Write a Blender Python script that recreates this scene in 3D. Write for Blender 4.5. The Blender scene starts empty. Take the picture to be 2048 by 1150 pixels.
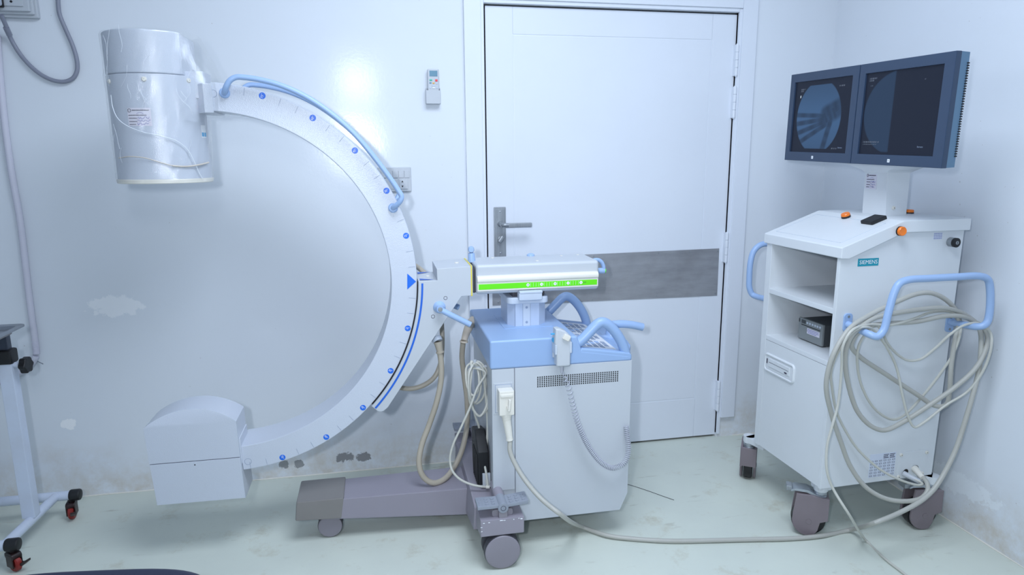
import bpy, bmesh, math, random
from mathutils import Vector, Matrix, Euler

S = bpy.context.scene
COL = S.collection
PI = math.pi
random.seed(4)

# ------------------------------------------------------------------ camera
cam_data = bpy.data.cameras.new('camera')
cam_data.sensor_width = 36.0
cam_data.lens = 36.0 * 1349.98 / 2048
cam_data.clip_start = 0.05
cam = bpy.data.objects.new('camera', cam_data)
COL.objects.link(cam)
yaw, pitch, roll = 0.19744, 0.19382, -0.006938
cam.matrix_world = (Matrix.Translation((0, -2.9577, 1.4139)) @ Matrix.Rotation(-yaw, 4, 'Z')
                    @ Matrix.Rotation(PI / 2 - pitch, 4, 'X') @ Matrix.Rotation(roll, 4, 'Z'))
S.camera = cam

# ------------------------------------------------------------------ world, lights, exposure
world = bpy.data.worlds.new('world')
S.world = world
world.use_nodes = True
world.node_tree.nodes['Background'].inputs[0].default_value = (0.7, 0.82, 1, 1)
world.node_tree.nodes['Background'].inputs[1].default_value = 0.15

def area(name, loc, aim, sx, sy, power, colour):
    l = bpy.data.lights.new(name, 'AREA')
    l.shape = 'RECTANGLE'
    l.size, l.size_y = sx, sy
    l.energy = power
    l.color = colour
    o = bpy.data.objects.new(name, l)
    COL.objects.link(o)
    o.location = loc
    o.rotation_euler = (Vector(aim) - Vector(loc)).to_track_quat('-Z', 'Y').to_euler()
    return o

area('ceiling_panel_light', (0.5, -1.75, 2.86), (0.5, -1.65, 0), 1.2, 1.1, 48, (0.785, 0.875, 1.0))
fl_ = area('camera_flash', (-0.17, -3.0, 1.52), (0.75, 0, 0.85), 0.05, 0.08, 8.5, (0.84, 0.905, 1.0))
fl_.data.spread = math.radians(110)
area('flash_umbrella', (-0.12, -3.05, 2.02), (0.3, 0, 1.2), 0.2, 0.24, 5, (0.85, 0.91, 1.0))

S.view_settings.view_transform = 'Standard'
S.view_settings.look = 'None'
S.view_settings.gamma = 1
S.view_settings.use_curve_mapping = False
S.view_settings.exposure = 0.09
S.cycles.use_denoising = True
S.cycles.max_bounces = 8
S.cycles.transparent_max_bounces = 12

# ------------------------------------------------------------------ materials
def lin(c):
    c = c / 255.0
    return c / 12.92 if c <= 0.04045 else ((c + 0.055) / 1.055) ** 2.4

def rgb(t):
    return (lin(t[0]), lin(t[1]), lin(t[2]), 1)

class NT:
    def __init__(s, name):
        s.m = bpy.data.materials.new(name)
        s.m.use_nodes = True
        s.t = s.m.node_tree
        s.b = s.t.nodes['Principled BSDF']
    def n(s, kind, **kw):
        nd = s.t.nodes.new(kind)
        for k, v in kw.items():
            if k.startswith('i_'):
                nd.inputs[k[2:].replace('_', ' ')].default_value = v
            else:
                setattr(nd, k, v)
        return nd
    def l(s, a, b):
        s.t.links.new(a, b)
    def math(s, op, a, b=None, clamp=False):
        nd = s.n('ShaderNodeMath', operation=op, use_clamp=clamp)
        for i, v in enumerate((a, b)):
            if v is None:
                continue
            if isinstance(v, (int, float)):
                nd.inputs[i].default_value = v
            else:
                s.l(v, nd.inputs[i])
        return nd.outputs[0]
    def mix(s, fac, a, b):
        nd = s.n('ShaderNodeMix', data_type='RGBA')
        for sock, v in ((nd.inputs[0], fac), (nd.inputs[6], a), (nd.inputs[7], b)):
            if isinstance(v, (int, float, tuple)):
                sock.default_value = v
            else:
                s.l(v, sock)
        return nd.outputs[2]
    def noise(s, vec, scale, detail=4, rough=0.55):
        nd = s.n('ShaderNodeTexNoise', i_Scale=scale, i_Detail=detail, i_Roughness=rough)
        s.l(vec, nd.inputs['Vector'])
        return nd.outputs['Fac']
    def ramp(s, fac, a, b):
        nd = s.n('ShaderNodeMapRange')
        nd.inputs[1].default_value = a
        nd.inputs[2].default_value = b
        s.l(fac, nd.inputs[0])
        return nd.outputs[0]

def mat(name, col, rough=0.4, metal=0.0, dirt=0.06, dirtcol=None, bump=0.0, bscale=300, vscale=7, spec=0.5, coat=0.0):
    k = NT(name)
    tc = k.n('ShaderNodeTexCoord').outputs['Object']
    base = rgb(col)
    d = rgb(dirtcol) if dirtcol else tuple(c * 0.72 for c in base[:3]) + (1,)
    f = k.math('MULTIPLY', k.ramp(k.noise(tc, vscale, 6, 0.6), 0.42, 0.78), dirt * 4, True)
    k.l(k.mix(f, base, d), k.b.inputs['Base Color'])
    k.b.inputs['Roughness'].default_value = rough
    k.b.inputs['Metallic'].default_value = metal
    k.b.inputs['Specular IOR Level'].default_value = spec
    k.b.inputs['Coat Weight'].default_value = coat
    if bump:
        bn = k.n('ShaderNodeBump', i_Strength=bump, i_Distance=0.001)
        k.l(k.noise(tc, bscale, 2), bn.inputs['Height'])
        k.l(bn.outputs[0], k.b.inputs['Normal'])
    return k.m

WALL = (226, 232, 240)
def wall_mat(name, patches=(), stain=True, smooth_gloss=True):
    k = NT(name)
    pos = k.n('ShaderNodeNewGeometry').outputs['Position']
    sep = k.n('ShaderNodeSeparateXYZ')
    k.l(pos, sep.inputs[0])
    px, py, pz = sep.outputs
    n1 = k.noise(pos, 3.5, 6, 0.6)
    n2 = k.noise(pos, 30, 6, 0.7)
    col = k.mix(k.math('MULTIPLY', k.ramp(n1, 0.4, 0.75), 0.25), rgb(WALL), rgb((222, 228, 233)))
    if stain:
        low = k.ramp(k.math('ADD', pz, k.math('MULTIPLY', n1, 0.35)), 0.42, 0.18)
        st = k.math('MULTIPLY', low, k.ramp(k.noise(pos, 9, 7, 0.7), 0.38, 0.72), True)
        col = k.mix(k.math('MULTIPLY', st, 0.8), col, rgb((196, 184, 164)))
        spk = k.math('MULTIPLY', k.ramp(k.noise(pos, 60, 2, 0.5), 0.76, 0.78), 0.35)
        col = k.mix(spk, col, rgb((150, 140, 125)))
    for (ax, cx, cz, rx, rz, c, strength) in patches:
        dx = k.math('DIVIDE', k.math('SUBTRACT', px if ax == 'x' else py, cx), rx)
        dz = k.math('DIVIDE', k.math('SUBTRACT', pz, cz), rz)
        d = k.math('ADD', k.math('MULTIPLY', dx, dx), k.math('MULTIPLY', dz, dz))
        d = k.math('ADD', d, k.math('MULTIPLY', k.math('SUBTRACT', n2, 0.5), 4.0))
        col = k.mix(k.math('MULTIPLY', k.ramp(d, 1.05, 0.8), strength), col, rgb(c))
    k.l(col, k.b.inputs['Base Color'])
    k.b.inputs['Roughness'].default_value = 0.16
    k.b.inputs['Specular IOR Level'].default_value = 0.4
    b1 = k.n('ShaderNodeBump', i_Strength=0.16, i_Distance=0.0012)
    k.l(k.noise(pos, 75, 4, 0.6), b1.inputs['Height'])
    b2 = k.n('ShaderNodeBump', i_Strength=0.12, i_Distance=0.01)
    k.l(k.noise(pos, 3.0, 2, 0.5), b2.inputs['Height'])
    k.l(b1.outputs[0], b2.inputs['Normal'])
    k.l(b2.outputs[0], k.b.inputs['Normal'])
    return k.m

def floor_mat():
    k = NT('pale_floor')
    pos = k.n('ShaderNodeNewGeometry').outputs['Position']
    n1 = k.noise(pos, 2.2, 6, 0.6)
    col = k.mix(k.ramp(n1, 0.35, 0.7), rgb((213, 220, 210)), rgb((204, 211, 203)))
    st = k.math('MULTIPLY', k.ramp(k.noise(pos, 5.5, 8, 0.72), 0.56, 0.74), 0.7)
    col = k.mix(st, col, rgb((180, 174, 152)))
    mp = k.n('ShaderNodeMapping')
    mp.inputs['Scale'].default_value = (5, 22, 1)
    mp.inputs['Rotation'].default_value = (0, 0, 0.5)
    k.l(pos, mp.inputs[0])
    sm = k.math('MULTIPLY', k.ramp(k.noise(mp.outputs[0], 1.0, 5, 0.6), 0.64, 0.76), 0.6)
    col = k.mix(sm, col, rgb((150, 146, 130)))
    k.l(col, k.b.inputs['Base Color'])
    k.l(k.ramp(n1, 1.6, -0.4), k.b.inputs['Roughness'])
    k.b.inputs['Specular IOR Level'].default_value = 0.4
    b1 = k.n('ShaderNodeBump', i_Strength=0.12, i_Distance=0.003)
    k.l(k.noise(pos, 14, 4, 0.6), b1.inputs['Height'])
    k.l(b1.outputs[0], k.b.inputs['Normal'])
    return k.m

def steel_mat(name, col, rough=0.38, stretch=(2, 2, 160), dirt=0.4, metal=0.9):
    k = NT(name)
    tc = k.n('ShaderNodeTexCoord').outputs['Object']
    mp = k.n('ShaderNodeMapping')
    mp.inputs['Scale'].default_value = stretch
    k.l(tc, mp.inputs[0])
    n = k.noise(mp.outputs[0], 3, 5, 0.6)
    n2 = k.noise(tc, 4, 5, 0.6)
    c = k.mix(k.ramp(n, 0.3, 0.75), rgb(col), tuple(x * 0.75 for x in rgb(col)[:3]) + (1,))
    c = k.mix(k.math('MULTIPLY', k.ramp(n2, 0.48, 0.75), dirt), c, rgb((96, 92, 90)))
    k.l(c, k.b.inputs['Base Color'])
    k.b.inputs['Metallic'].default_value = metal
    k.l(k.ramp(n, 1.2 + rough, -1.2 + rough), k.b.inputs['Roughness'])
    k.b.inputs['Roughness'].default_value = rough
    return k.m

def film_mat():
    k = NT('clear_plastic_film')
    t = k.t
    out = t.nodes['Material Output']
    t.nodes.remove(k.b)
    pos = k.n('ShaderNodeNewGeometry').outputs['Position']
    mp = k.n('ShaderNodeMapping')
    mp.inputs['Scale'].default_value = (1, 1, 0.32)
    k.l(pos, mp.inputs[0])
    bn = k.n('ShaderNodeBump', i_Strength=0.42, i_Distance=0.004)
    h = k.math('ADD', k.noise(mp.outputs[0], 85, 6, 0.7), k.math('MULTIPLY', k.noise(pos, 12, 3, 0.5), 1.2))
    k.l(h, bn.inputs['Height'])
    gl = k.n('ShaderNodeBsdfGlossy', i_Roughness=0.05)
    gl.inputs['Color'].default_value = (1, 1, 1, 1)
    k.l(bn.outputs[0], gl.inputs['Normal'])
    tr = k.n('ShaderNodeBsdfTransparent')
    tr.inputs['Color'].default_value = (0.995, 0.995, 0.99, 1)
    fr = k.n('ShaderNodeFresnel', i_IOR=1.42)
    k.l(bn.outputs[0], fr.inputs['Normal'])
    mx = k.n('ShaderNodeMixShader')
    k.l(k.math('MINIMUM', k.math('ADD', k.math('MULTIPLY', fr.outputs[0], 0.34), 0.04), 0.24), mx.inputs[0])
    k.l(tr.outputs[0], mx.inputs[1])
    k.l(gl.outputs[0], mx.inputs[2])
    k.l(mx.outputs[0], out.inputs['Surface'])
    return k.m

def glow_mat(name, strength=1.0):
    k = NT(name)
    at = k.n('ShaderNodeVertexColor', layer_name='picture')
    k.b.inputs['Base Color'].default_value = (0.01, 0.012, 0.02, 1)
    k.b.inputs['Roughness'].default_value = 0.3
    k.b.inputs['Specular IOR Level'].default_value = 0.1
    k.l(at.outputs[0], k.b.inputs['Emission Color'])
    k.b.inputs['Emission Strength'].default_value = strength
    return k.m

M = dict(
    wall_back=wall_mat('white_gloss_wall_paint', (
        ('x', -1.06, 0.82, 0.10, 0.045, (250, 252, 255), 0.6), ('x', -1.29, 0.33, 0.03, 0.025, (252, 253, 255), 0.8),
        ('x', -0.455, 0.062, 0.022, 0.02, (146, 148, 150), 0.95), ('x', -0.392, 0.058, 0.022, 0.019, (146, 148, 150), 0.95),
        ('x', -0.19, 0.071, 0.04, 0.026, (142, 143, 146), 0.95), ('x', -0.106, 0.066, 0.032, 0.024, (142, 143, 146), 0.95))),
    wall=wall_mat('white_wall_paint', (('y', -0.93, 0.17, 0.2, 0.045, (236, 242, 248), 0.8),)),
    ceiling=mat('white_ceiling_paint', (226, 232, 242), 0.7),
    floor=floor_mat(),
    door=mat('white_door_paint', (226, 232, 242), 0.3, dirt=0.04, dirtcol=(205, 212, 224), bump=0.12, bscale=60, vscale=3),
    void=mat('gap_shade', (20, 18, 18), 0.9),  # near-black backing paints in the shade of the gap around the door
    steel=steel_mat('scratched_steel', (172, 174, 180), 0.4, (2, 2, 9), 0.3, 0.4),
    lock=steel_mat('dull_lock_metal', (164, 170, 176), 0.34, (60, 2, 2), 0.2, 0.6),
    cartwhite=mat('white_cart_enamel_lifted', (221, 226, 231), 0.38, dirt=0.03, dirtcol=(208, 211, 210), bump=0.15, bscale=900),  # white raised on the cart to balance the stronger flash on the body
    white=mat('white_enamel', (192, 198, 206), 0.38, dirt=0.03, dirtcol=(205, 208, 205), bump=0.15, bscale=900),
    cwhite=mat('white_textured_enamel', (200, 207, 220), 0.27, dirt=0.03, dirtcol=(200, 203, 206), bump=0.5, bscale=420, spec=0.7),
    cream=mat('cream_plastic', (226, 224, 216), 0.4, dirt=0.04, dirtcol=(205, 196, 180)),
    lgrey=mat('light_grey_plastic', (196, 206, 220), 0.4, dirt=0.04),
    alu=mat('pale_blue_grey_aluminium', (190, 203, 224), 0.36, 0.1, dirt=0.03),
    blue=mat('pale_blue_plastic', (150, 178, 218), 0.36, dirt=0.03, bump=0.12, bscale=700),
    bluebar=mat('pale_blue_handle_coating', (158, 186, 226), 0.35, dirt=0.04, bump=0.1, bscale=500),
    mark=mat('bright_blue_ink', (22, 108, 222), 0.4, dirt=0.0),
    band=mat('royal_blue_tape', (30, 100, 205), 0.4, dirt=0.03),
    ink=mat('white_ink', (240, 244, 250), 0.5, dirt=0.0),
    black=mat('black_rubber', (22, 23, 27), 0.5, dirt=0.1),
    dgrey=mat('dark_grey_rubber', (62, 62, 70), 0.55, dirt=0.1),
    yellow=mat('yellow_tape', (226, 208, 72), 0.45, dirt=0.1),
    green=mat('bright_green_strip', (104, 228, 22), 0.4, dirt=0.02),
    lilac=mat('lilac_grey_enamel', (148, 144, 156), 0.42, dirt=0.05, dirtcol=(140, 132, 146), bump=0.1, bscale=500),
    taupe=mat('taupe_end_cap', (132, 129, 128), 0.4, dirt=0.06, bump=0.1, bscale=500),
    pedal=mat('blue_grey_pedal_rubber', (146, 153, 166), 0.5, dirt=0.07),
    wheel=mat('grey_wheel_plastic', (140, 136, 146), 0.45, dirt=0.07),
    hose=mat('beige_hose', (178, 170, 156), 0.4, dirt=0.08, dirtcol=(150, 140, 122)),
    tan=mat('tan_hose_boot', (228, 218, 202), 0.5, dirt=0.05, dirtcol=(178, 130, 90)),
    cable=mat('grey_cable_sheath', (180, 180, 174), 0.42, dirt=0.06, dirtcol=(160, 156, 146)),
    thin=mat('light_grey_cable_sheath', (198, 198, 190), 0.42, dirt=0.06),
    wallcable=mat('mid_grey_wall_cable', (138, 142, 158), 0.4, dirt=0.05),
    conduit=mat('white_corrugated_conduit', (212, 212, 226), 0.42, dirt=0.05),
    orange=mat('orange_lamp_plastic', (250, 128, 20), 0.25, dirt=0.04, spec=0.6),
    cordgrey=mat('grey_coiled_cord_sheath', (182, 186, 198), 0.4, dirt=0.04),
    teal=mat('teal_badge', (20, 150, 172), 0.4, dirt=0.0),
    bezel=mat('dark_slate_blue_plastic', (48, 66, 92), 0.42, dirt=0.04),
    bezelside=mat('slate_blue_side_plastic', (92, 124, 152), 0.45, dirt=0.04),
    chrome=steel_mat('zinc_plated_steel', (190, 196, 204), 0.28, (8, 8, 8), 0.15),
    taupewheel=mat('mauve_grey_caster_plastic', (128, 118, 124), 0.45, dirt=0.06),
    printer=mat('warm_grey_printer_case', (136, 142, 144), 0.5, dirt=0.04),
    printerdark=mat('dark_printer_plastic', (70, 74, 78), 0.5, dirt=0.04),
    paper=mat('pinkish_white_sticker', (224, 222, 234), 0.6, dirt=0.02),
    paperblue=mat('pale_blue_sticker', (214, 222, 238), 0.6, dirt=0.02),
    text=mat('dark_print', (58, 54, 74), 0.6, dirt=0.0),
    pen=mat('blue_pen_ink', (92, 96, 176), 0.6, dirt=0.0),
    pink=mat('pink_rule', (206, 170, 190), 0.6, dirt=0.0),
    film=film_mat(),
    crease_glint=mat('whitish_crease_glint', (226, 232, 240), 0.2, dirt=0.02),  # whitish colour paints glints along the film creases
    tapebrown=mat('brownish_tape_edge', (208, 200, 190), 0.4, dirt=0.15),
    lcd=mat('grey_blue_display', (110, 150, 172), 0.25, dirt=0.05),
    keygrey=mat('grey_blue_key', (142, 156, 180), 0.5, dirt=0.02),
    keywhite=mat('white_key', (226, 230, 238), 0.5, dirt=0.0),
    red=mat('red_button', (232, 72, 78), 0.4, dirt=0.0),
    aqua=mat('green_button', (60, 190, 160), 0.4, dirt=0.0),
    skyblue=mat('sky_blue_print', (70, 168, 220), 0.5, dirt=0.0),
    amber=mat('amber_button', (226, 176, 90), 0.4, dirt=0.0),
    standwhite=mat('white_painted_tube', (204, 214, 232), 0.3, dirt=0.06, dirtcol=(170, 160, 150)),
    rubred=mat('red_caster_tyre', (150, 34, 28), 0.45, dirt=0.15, dirtcol=(70, 20, 18)),
    blackred=mat('black_caster_bracket', (26, 20, 22), 0.4, dirt=0.2, dirtcol=(60, 30, 28)),
    navy=mat('dark_navy_vinyl', (36, 42, 66), 0.5, dirt=0.05, bump=0.2, bscale=500),
    traysteel=steel_mat('stainless_tray_steel', (168, 172, 180), 0.25, (3, 3, 3), 0.2),
    darkpost=mat('dark_steel_post', (70, 76, 90), 0.3, 0.6, dirt=0.05),
    screen=glow_mat('display_picture', 1.0),
)

# ------------------------------------------------------------------ mesh helpers
class G:
    """collects shapes; build() links them as one mesh object"""
    def __init__(s):
        s.bm = bmesh.new()
    def add(s, bm, mi=0, mx=None):
        if mx is not None:
            bm.transform(mx)
        for f in bm.faces:
            f.material_index = mi
        me = bpy.data.meshes.new('tmp')
        bm.to_mesh(me)
        bm.free()
        s.bm.from_mesh(me)
        bpy.data.meshes.remove(me)
        return s
    def box(s, x0, x1, y0, y1, z0, z1, bev=0.003, seg=2, mi=0, mx=None):
        bm = bmesh.new()
        bmesh.ops.create_cube(bm, size=1)
        for v in bm.verts:
            v.co = Vector(((x0 + x1) / 2 + v.co.x * (x1 - x0), (y0 + y1) / 2 + v.co.y * (y1 - y0), (z0 + z1) / 2 + v.co.z * (z1 - z0)))
        b = min(bev, 0.45 * min(abs(x1 - x0), abs(y1 - y0), abs(z1 - z0)))
        if b > 0:
            bmesh.ops.bevel(bm, geom=bm.edges[:], offset=b, segments=seg, affect='EDGES', profile=0.5)
        return s.add(bm, mi, mx)
    def prism(s, poly, axis, a, b, bev=0.0, seg=2, mi=0, mx=None, capbev=True):
        bm = bmesh.new()
        def P(u, v, t):
            return Vector((t, u, v)) if axis == 'x' else Vector((u, t, v)) if axis == 'y' else Vector((u, v, t))
        A = [bm.verts.new(P(u, v, a)) for u, v in poly]
        B = [bm.verts.new(P(u, v, b)) for u, v in poly]
        n = len(poly)
        f1 = bm.faces.new(A)
        f2 = bm.faces.new(B[::-1])
        for i in range(n):
            bm.faces.new((A[i], B[i], B[(i + 1) % n], A[(i + 1) % n]))
        bmesh.ops.recalc_face_normals(bm, faces=bm.faces)
        if bev > 0:
            ed = [e for e in bm.edges if (e.verts[0] in A) == (e.verts[1] in A)]
            if capbev == 'all':
                ed = bm.edges[:]
            bmesh.ops.bevel(bm, geom=ed, offset=bev, segments=seg, affect='EDGES', profile=0.5, clamp_overlap=True)
        return s.add(bm, mi, mx)
    def lathe(s, prof, o, d, n=40, mi=0, mx=None):
        """prof: (radius, distance along d) pairs"""
        bm = bmesh.new()
        d = Vector(d).normalized()
        u = d.orthogonal().normalized()
        w = d.cross(u)
        o = Vector(o)
        rings = []
        for r, t in prof:
            if r < 1e-6:
                rings.append([bm.verts.new(o + d * t)])
            else:
                rings.append([bm.verts.new(o + d * t + (u * math.cos(2 * PI * i / n) + w * math.sin(2 * PI * i / n)) * r) for i in range(n)])
        for A, B in zip(rings, rings[1:]):
            for i in range(n):
                j = (i + 1) % n
                if len(A) == 1 and len(B) == 1:
                    continue
                if len(A) == 1:
                    bm.faces.new((A[0], B[j], B[i]))
                elif len(B) == 1:
                    bm.faces.new((A[i], A[j], B[0]))
                else:
                    bm.faces.new((A[i], A[j], B[j], B[i]))
        bmesh.ops.recalc_face_normals(bm, faces=bm.faces)
        return s.add(bm, mi, mx)
    def cyl(s, p0, p1, r0, r1=None, n=32, bev=0.0, mi=0):
        p0, p1 = Vector(p0), Vector(p1)
        r1 = r0 if r1 is None else r1
        L = (p1 - p0).length
        b = min(bev, L * 0.45, r0 * 0.9, r1 * 0.9)
        prof = [(0, 0)]
        if b > 0:
            prof += [(r0 - b, 0), (r0 - b * 0.3, b * 0.3), (r0, b), (r1, L - b), (r1 - b * 0.3, L - b * 0.3), (r1 - b, L)]
        else:
            prof += [(r0, 0), (r1, L)]
        prof += [(0, L)]
        return s.lathe(prof, p0, p1 - p0, n, mi)
    def ring(s, c, d, R, r, n=48, m=10, mi=0):
        d = Vector(d).normalized()
        u = d.orthogonal().normalized()
        w = d.cross(u)
        pts = [Vector(c) + (u * math.cos(2 * PI * i / n) + w * math.sin(2 * PI * i / n)) * R for i in range(n)]
        return s.tube(pts, r, m, sub=1, closed=True, mi=mi)
    def tube(s, pts, r, n=14, sub=8, closed=False, mi=0, caps=True, flat=None):
        pts = [Vector(p) for p in pts]
        if sub > 1:
            pts = spline(pts, sub, closed)
        N = len(pts)
        rr = r if isinstance(r, (list, tuple)) else None
        bm = bmesh.new()
        tang = []
        for i in range(N):
            a = pts[(i - 1) % N] if closed or i > 0 else pts[0]
            b = pts[(i + 1) % N] if closed or i < N - 1 else pts[-1]
            t = (b - a)
            tang.append(t.normalized() if t.length > 1e-9 else Vector((0, 0, 1)))
        u = tang[0].orthogonal().normalized()
        if flat is not None:
            u = Vector(flat)
        rings = []
        for i in range(N):
            t = tang[i]
            u = (u - t * u.dot(t))
            u = u.normalized() if u.length > 1e-9 else t.orthogonal().normalized()
            w = t.cross(u)
            if rr:
                q = i / (N - 1) * (len(rr) - 1)
                k = min(int(q), len(rr) - 2)
                ri = rr[k] + (rr[k + 1] - rr[k]) * (q - k)
            else:
                ri = r
            rings.append([bm.verts.new(pts[i] + (u * math.cos(2 * PI * k / n) + w * math.sin(2 * PI * k / n)) * ri) for k in range(n)])
        for i in range(N if closed else N - 1):
            A, B = rings[i], rings[(i + 1) % N]
            for k in range(n):
                bm.faces.new((A[k], A[(k + 1) % n], B[(k + 1) % n], B[k]))
        if caps and not closed:
            bm.faces.new(rings[0][::-1])
            bm.faces.new(rings[-1])
        bmesh.ops.recalc_face_normals(bm, faces=bm.faces)
        return s.add(bm, mi)
    def poly(s, pts, mi=0):
        bm = bmesh.new()
        bm.faces.new([bm.verts.new(Vector(p)) for p in pts])
        return s.add(bm, mi)
    def loft(s, rings, mi=0, bev=0):
        bm = bmesh.new()
        R = [[bm.verts.new(Vector(p)) for p in ring] for ring in rings]
        n = len(R[0])
        for A, B in zip(R, R[1:]):
            for i in range(n):
                bm.faces.new((A[i], A[(i + 1) % n], B[(i + 1) % n], B[i]))
        bm.faces.new(R[0][::-1])
        bm.faces.new(R[-1])
        bmesh.ops.recalc_face_normals(bm, faces=bm.faces)
        if bev:
            bmesh.ops.bevel(bm, geom=bm.edges[:], offset=bev, segments=2, affect='EDGES', profile=0.5, clamp_overlap=True)
        return s.add(bm, mi)
    def build(s, name, mats, parent=None, smooth=True, angle=35):
        return link(name, s.bm, mats, parent, smooth, angle)

def spline(P, sub, closed=False):
    out = []
    N = len(P)
    for i in range(N if closed else N - 1):
        if closed:
            p0, p1, p2, p3 = P[i - 1], P[i], P[(i + 1) % N], P[(i + 2) % N]
        else:
            p0, p1, p2, p3 = P[max(i - 1, 0)], P[i], P[i + 1], P[min(i + 2, N - 1)]
        # centripetal parameters keep uneven spacing from overshooting
        t1 = max((p1 - p0).length, 1e-6) ** 0.5
        t2 = t1 + max((p2 - p1).length, 1e-6) ** 0.5
        t3 = t2 + max((p3 - p2).length, 1e-6) ** 0.5
        for k in range(sub):
            t = t1 + (t2 - t1) * k / sub
            a1 = p0 * ((t1 - t) / t1) + p1 * (t / t1) if i > 0 or closed else p1
            a2 = p1 * ((t2 - t) / (t2 - t1)) + p2 * ((t - t1) / (t2 - t1))
            a3 = p2 * ((t3 - t) / (t3 - t2)) + p3 * ((t - t2) / (t3 - t2)) if i < N - 2 or closed else p2
            if i == 0 and not closed:
                a1 = p1 + (p2 - p1) * 0
                b1 = a2
            else:
                b1 = a1 * ((t2 - t) / t2) + a2 * (t / t2)
            if i == N - 2 and not closed:
                b2 = a2
            else:
                b2 = a2 * ((t3 - t) / (t3 - t1)) + a3 * ((t - t1) / (t3 - t1))
            out.append(b1 * ((t2 - t) / (t2 - t1)) + b2 * ((t - t1) / (t2 - t1)))
    if not closed:
        out.append(P[-1])
    return out

ORG = {}     # object -> its origin in the frame its geometry is written in
def link(name, bm, mats, parent=None, smooth=True, angle=35):
    if not isinstance(mats, (list, tuple)):
        mats = [mats]
    me = bpy.data.meshes.new(name)
    lo = Vector((1e9,) * 3)
    hi = Vector((-1e9,) * 3)
    for v in bm.verts:
        for i in range(3):
            lo[i] = min(lo[i], v.co[i])
            hi[i] = max(hi[i], v.co[i])
    c = (lo + hi) / 2
    if parent is None:
        c.z = lo.z
    bmesh.ops.translate(bm, verts=bm.verts, vec=-c)
    bm.to_mesh(me)
    bm.free()
    for m in mats:
        me.materials.append(m)
    if smooth:
        me.polygons.foreach_set('use_smooth', [True] * len(me.polygons))
        me.set_sharp_from_angle(angle=math.radians(angle))
    o = bpy.data.objects.new(name, me)
    COL.objects.link(o)
    ORG[o.name] = c
    if smooth and angle < 90:
        wn = o.modifiers.new('weighted_normal', 'WEIGHTED_NORMAL')
        wn.keep_sharp = True
        wn.weight = 100
    if parent is not None:
        o.parent = parent
        o.location = c - ORG[parent.name]
    else:
        o.location = c
    return o

def thing(name, label, cat, loc, rotz=0.0, group=None, local=False):
    o = bpy.data.objects.new(name, None)
    o.empty_display_size = 0.1
    COL.objects.link(o)
    o.location = loc
    o.rotation_euler = (0, 0, rotz)
    ORG[o.name] = Vector((0, 0, 0)) if local else Vector(loc)
    tag(o, label, cat, group)
    return o

def tag(o, label, cat, group=None):
    o['label'] = label
    o['category'] = cat
    if group:
        o['group'] = group
    return o

def struct(o):
    o['kind'] = 'structure'
    return o

def text_bm(txt, size, mx, depth=0.0, align='CENTER'):
    cu = bpy.data.curves.new('t', 'FONT')
    cu.body = txt
    cu.size = size
    cu.align_x = align
    cu.align_y = 'CENTER'
    cu.extrude = depth
    cu.resolution_u = 3
    o = bpy.data.objects.new('t', cu)
    COL.objects.link(o)
    bpy.context.view_layer.update()
    dg = bpy.context.evaluated_depsgraph_get()
    me = bpy.data.meshes.new_from_object(o.evaluated_get(dg))
    bm = bmesh.new()
    bm.from_mesh(me)
    bm.transform(mx)
    bpy.data.objects.remove(o)
    bpy.data.curves.remove(cu)
    bpy.data.meshes.remove(me)
    return bm

def frame(o, xdir, ydir):
    x = Vector(xdir).normalized()
    y = Vector(ydir).normalized()
    z = x.cross(y)
    m = Matrix((x, y, z)).transposed().to_4x4()
    m.translation = Vector(o)
    return m

def arc(cx, cz, r, a0, a1, n):
    return [(cx + r * math.cos(math.radians(a0 + (a1 - a0) * i / n)), cz + r * math.sin(math.radians(a0 + (a1 - a0) * i / n))) for i in range(n + 1)]

def rrect(u0, u1, v0, v1, r, n=6):
    out = []
    for cx, cy, a in ((u1 - r, v1 - r, 0), (u0 + r, v1 - r, 90), (u0 + r, v0 + r, 180), (u1 - r, v0 + r, 270)):
        out += arc(cx, cy, r, a, a + 90, n)
    return out

# ------------------------------------------------------------------ the room
XR, XL, YF, H = 2.14, -2.4, -4.6, 2.9
struct(G().box(XL - 0.1, XR + 0.1, YF - 0.1, 0.2, -0.1, 0.0, 0).build('floor', M['floor']))
struct(G().box(XL - 0.1, XR + 0.1, YF - 0.1, 0.2, H, H + 0.1, 0).build('ceiling', M['ceiling']))
struct(G().box(XR, XR + 0.1, YF - 0.1, 0.2, 0, H, 0).build('wall_right', M['wall']))
struct(G().box(XL - 0.1, XL, YF - 0.1, 0.2, 0, H, 0).build('wall_left', M['wall']))
struct(G().box(XL - 0.1, XR + 0.1, YF - 0.1, YF, 0, H, 0).build('wall_front', M['wall']))
OX0, OX1, OZ = 0.477, 1.642, 2.036
g = G()
g.box(XL, OX0, 0, 0.12, 0, H, 0).box(OX1, XR, 0, 0.12, 0, H, 0).box(OX0, OX1, 0, 0.12, OZ, H, 0)
g.box(OX0, OX1, 0.12, 0.16, 0, OZ, 0, mi=1)
struct(g.build('wall_back', [M['wall_back'], M['void']]))
# a low uneven ridge of paint where wall meets floor
g = G()
for x0, x1 in ((XL, 0.385), (1.735, XR)):
    pts = [(x0 + (x1 - x0) * i / 30, -0.002 + random.uniform(-0.0015, 0.0015), 0.001 + random.uniform(-0.001, 0.0015)) for i in range(31)]
    g.tube(pts, 0.004, 6, 2)
struct(g.build('baseboard_back', M['cream']))
g = G()
g.tube([(XR + 0.001 + random.uniform(-0.0015, 0.0015), -3.2 + 3.2 * i / 40, 0.001) for i in range(41)], 0.0045, 6, 2)
struct(g.build('baseboard_right', M['cream']))

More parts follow.
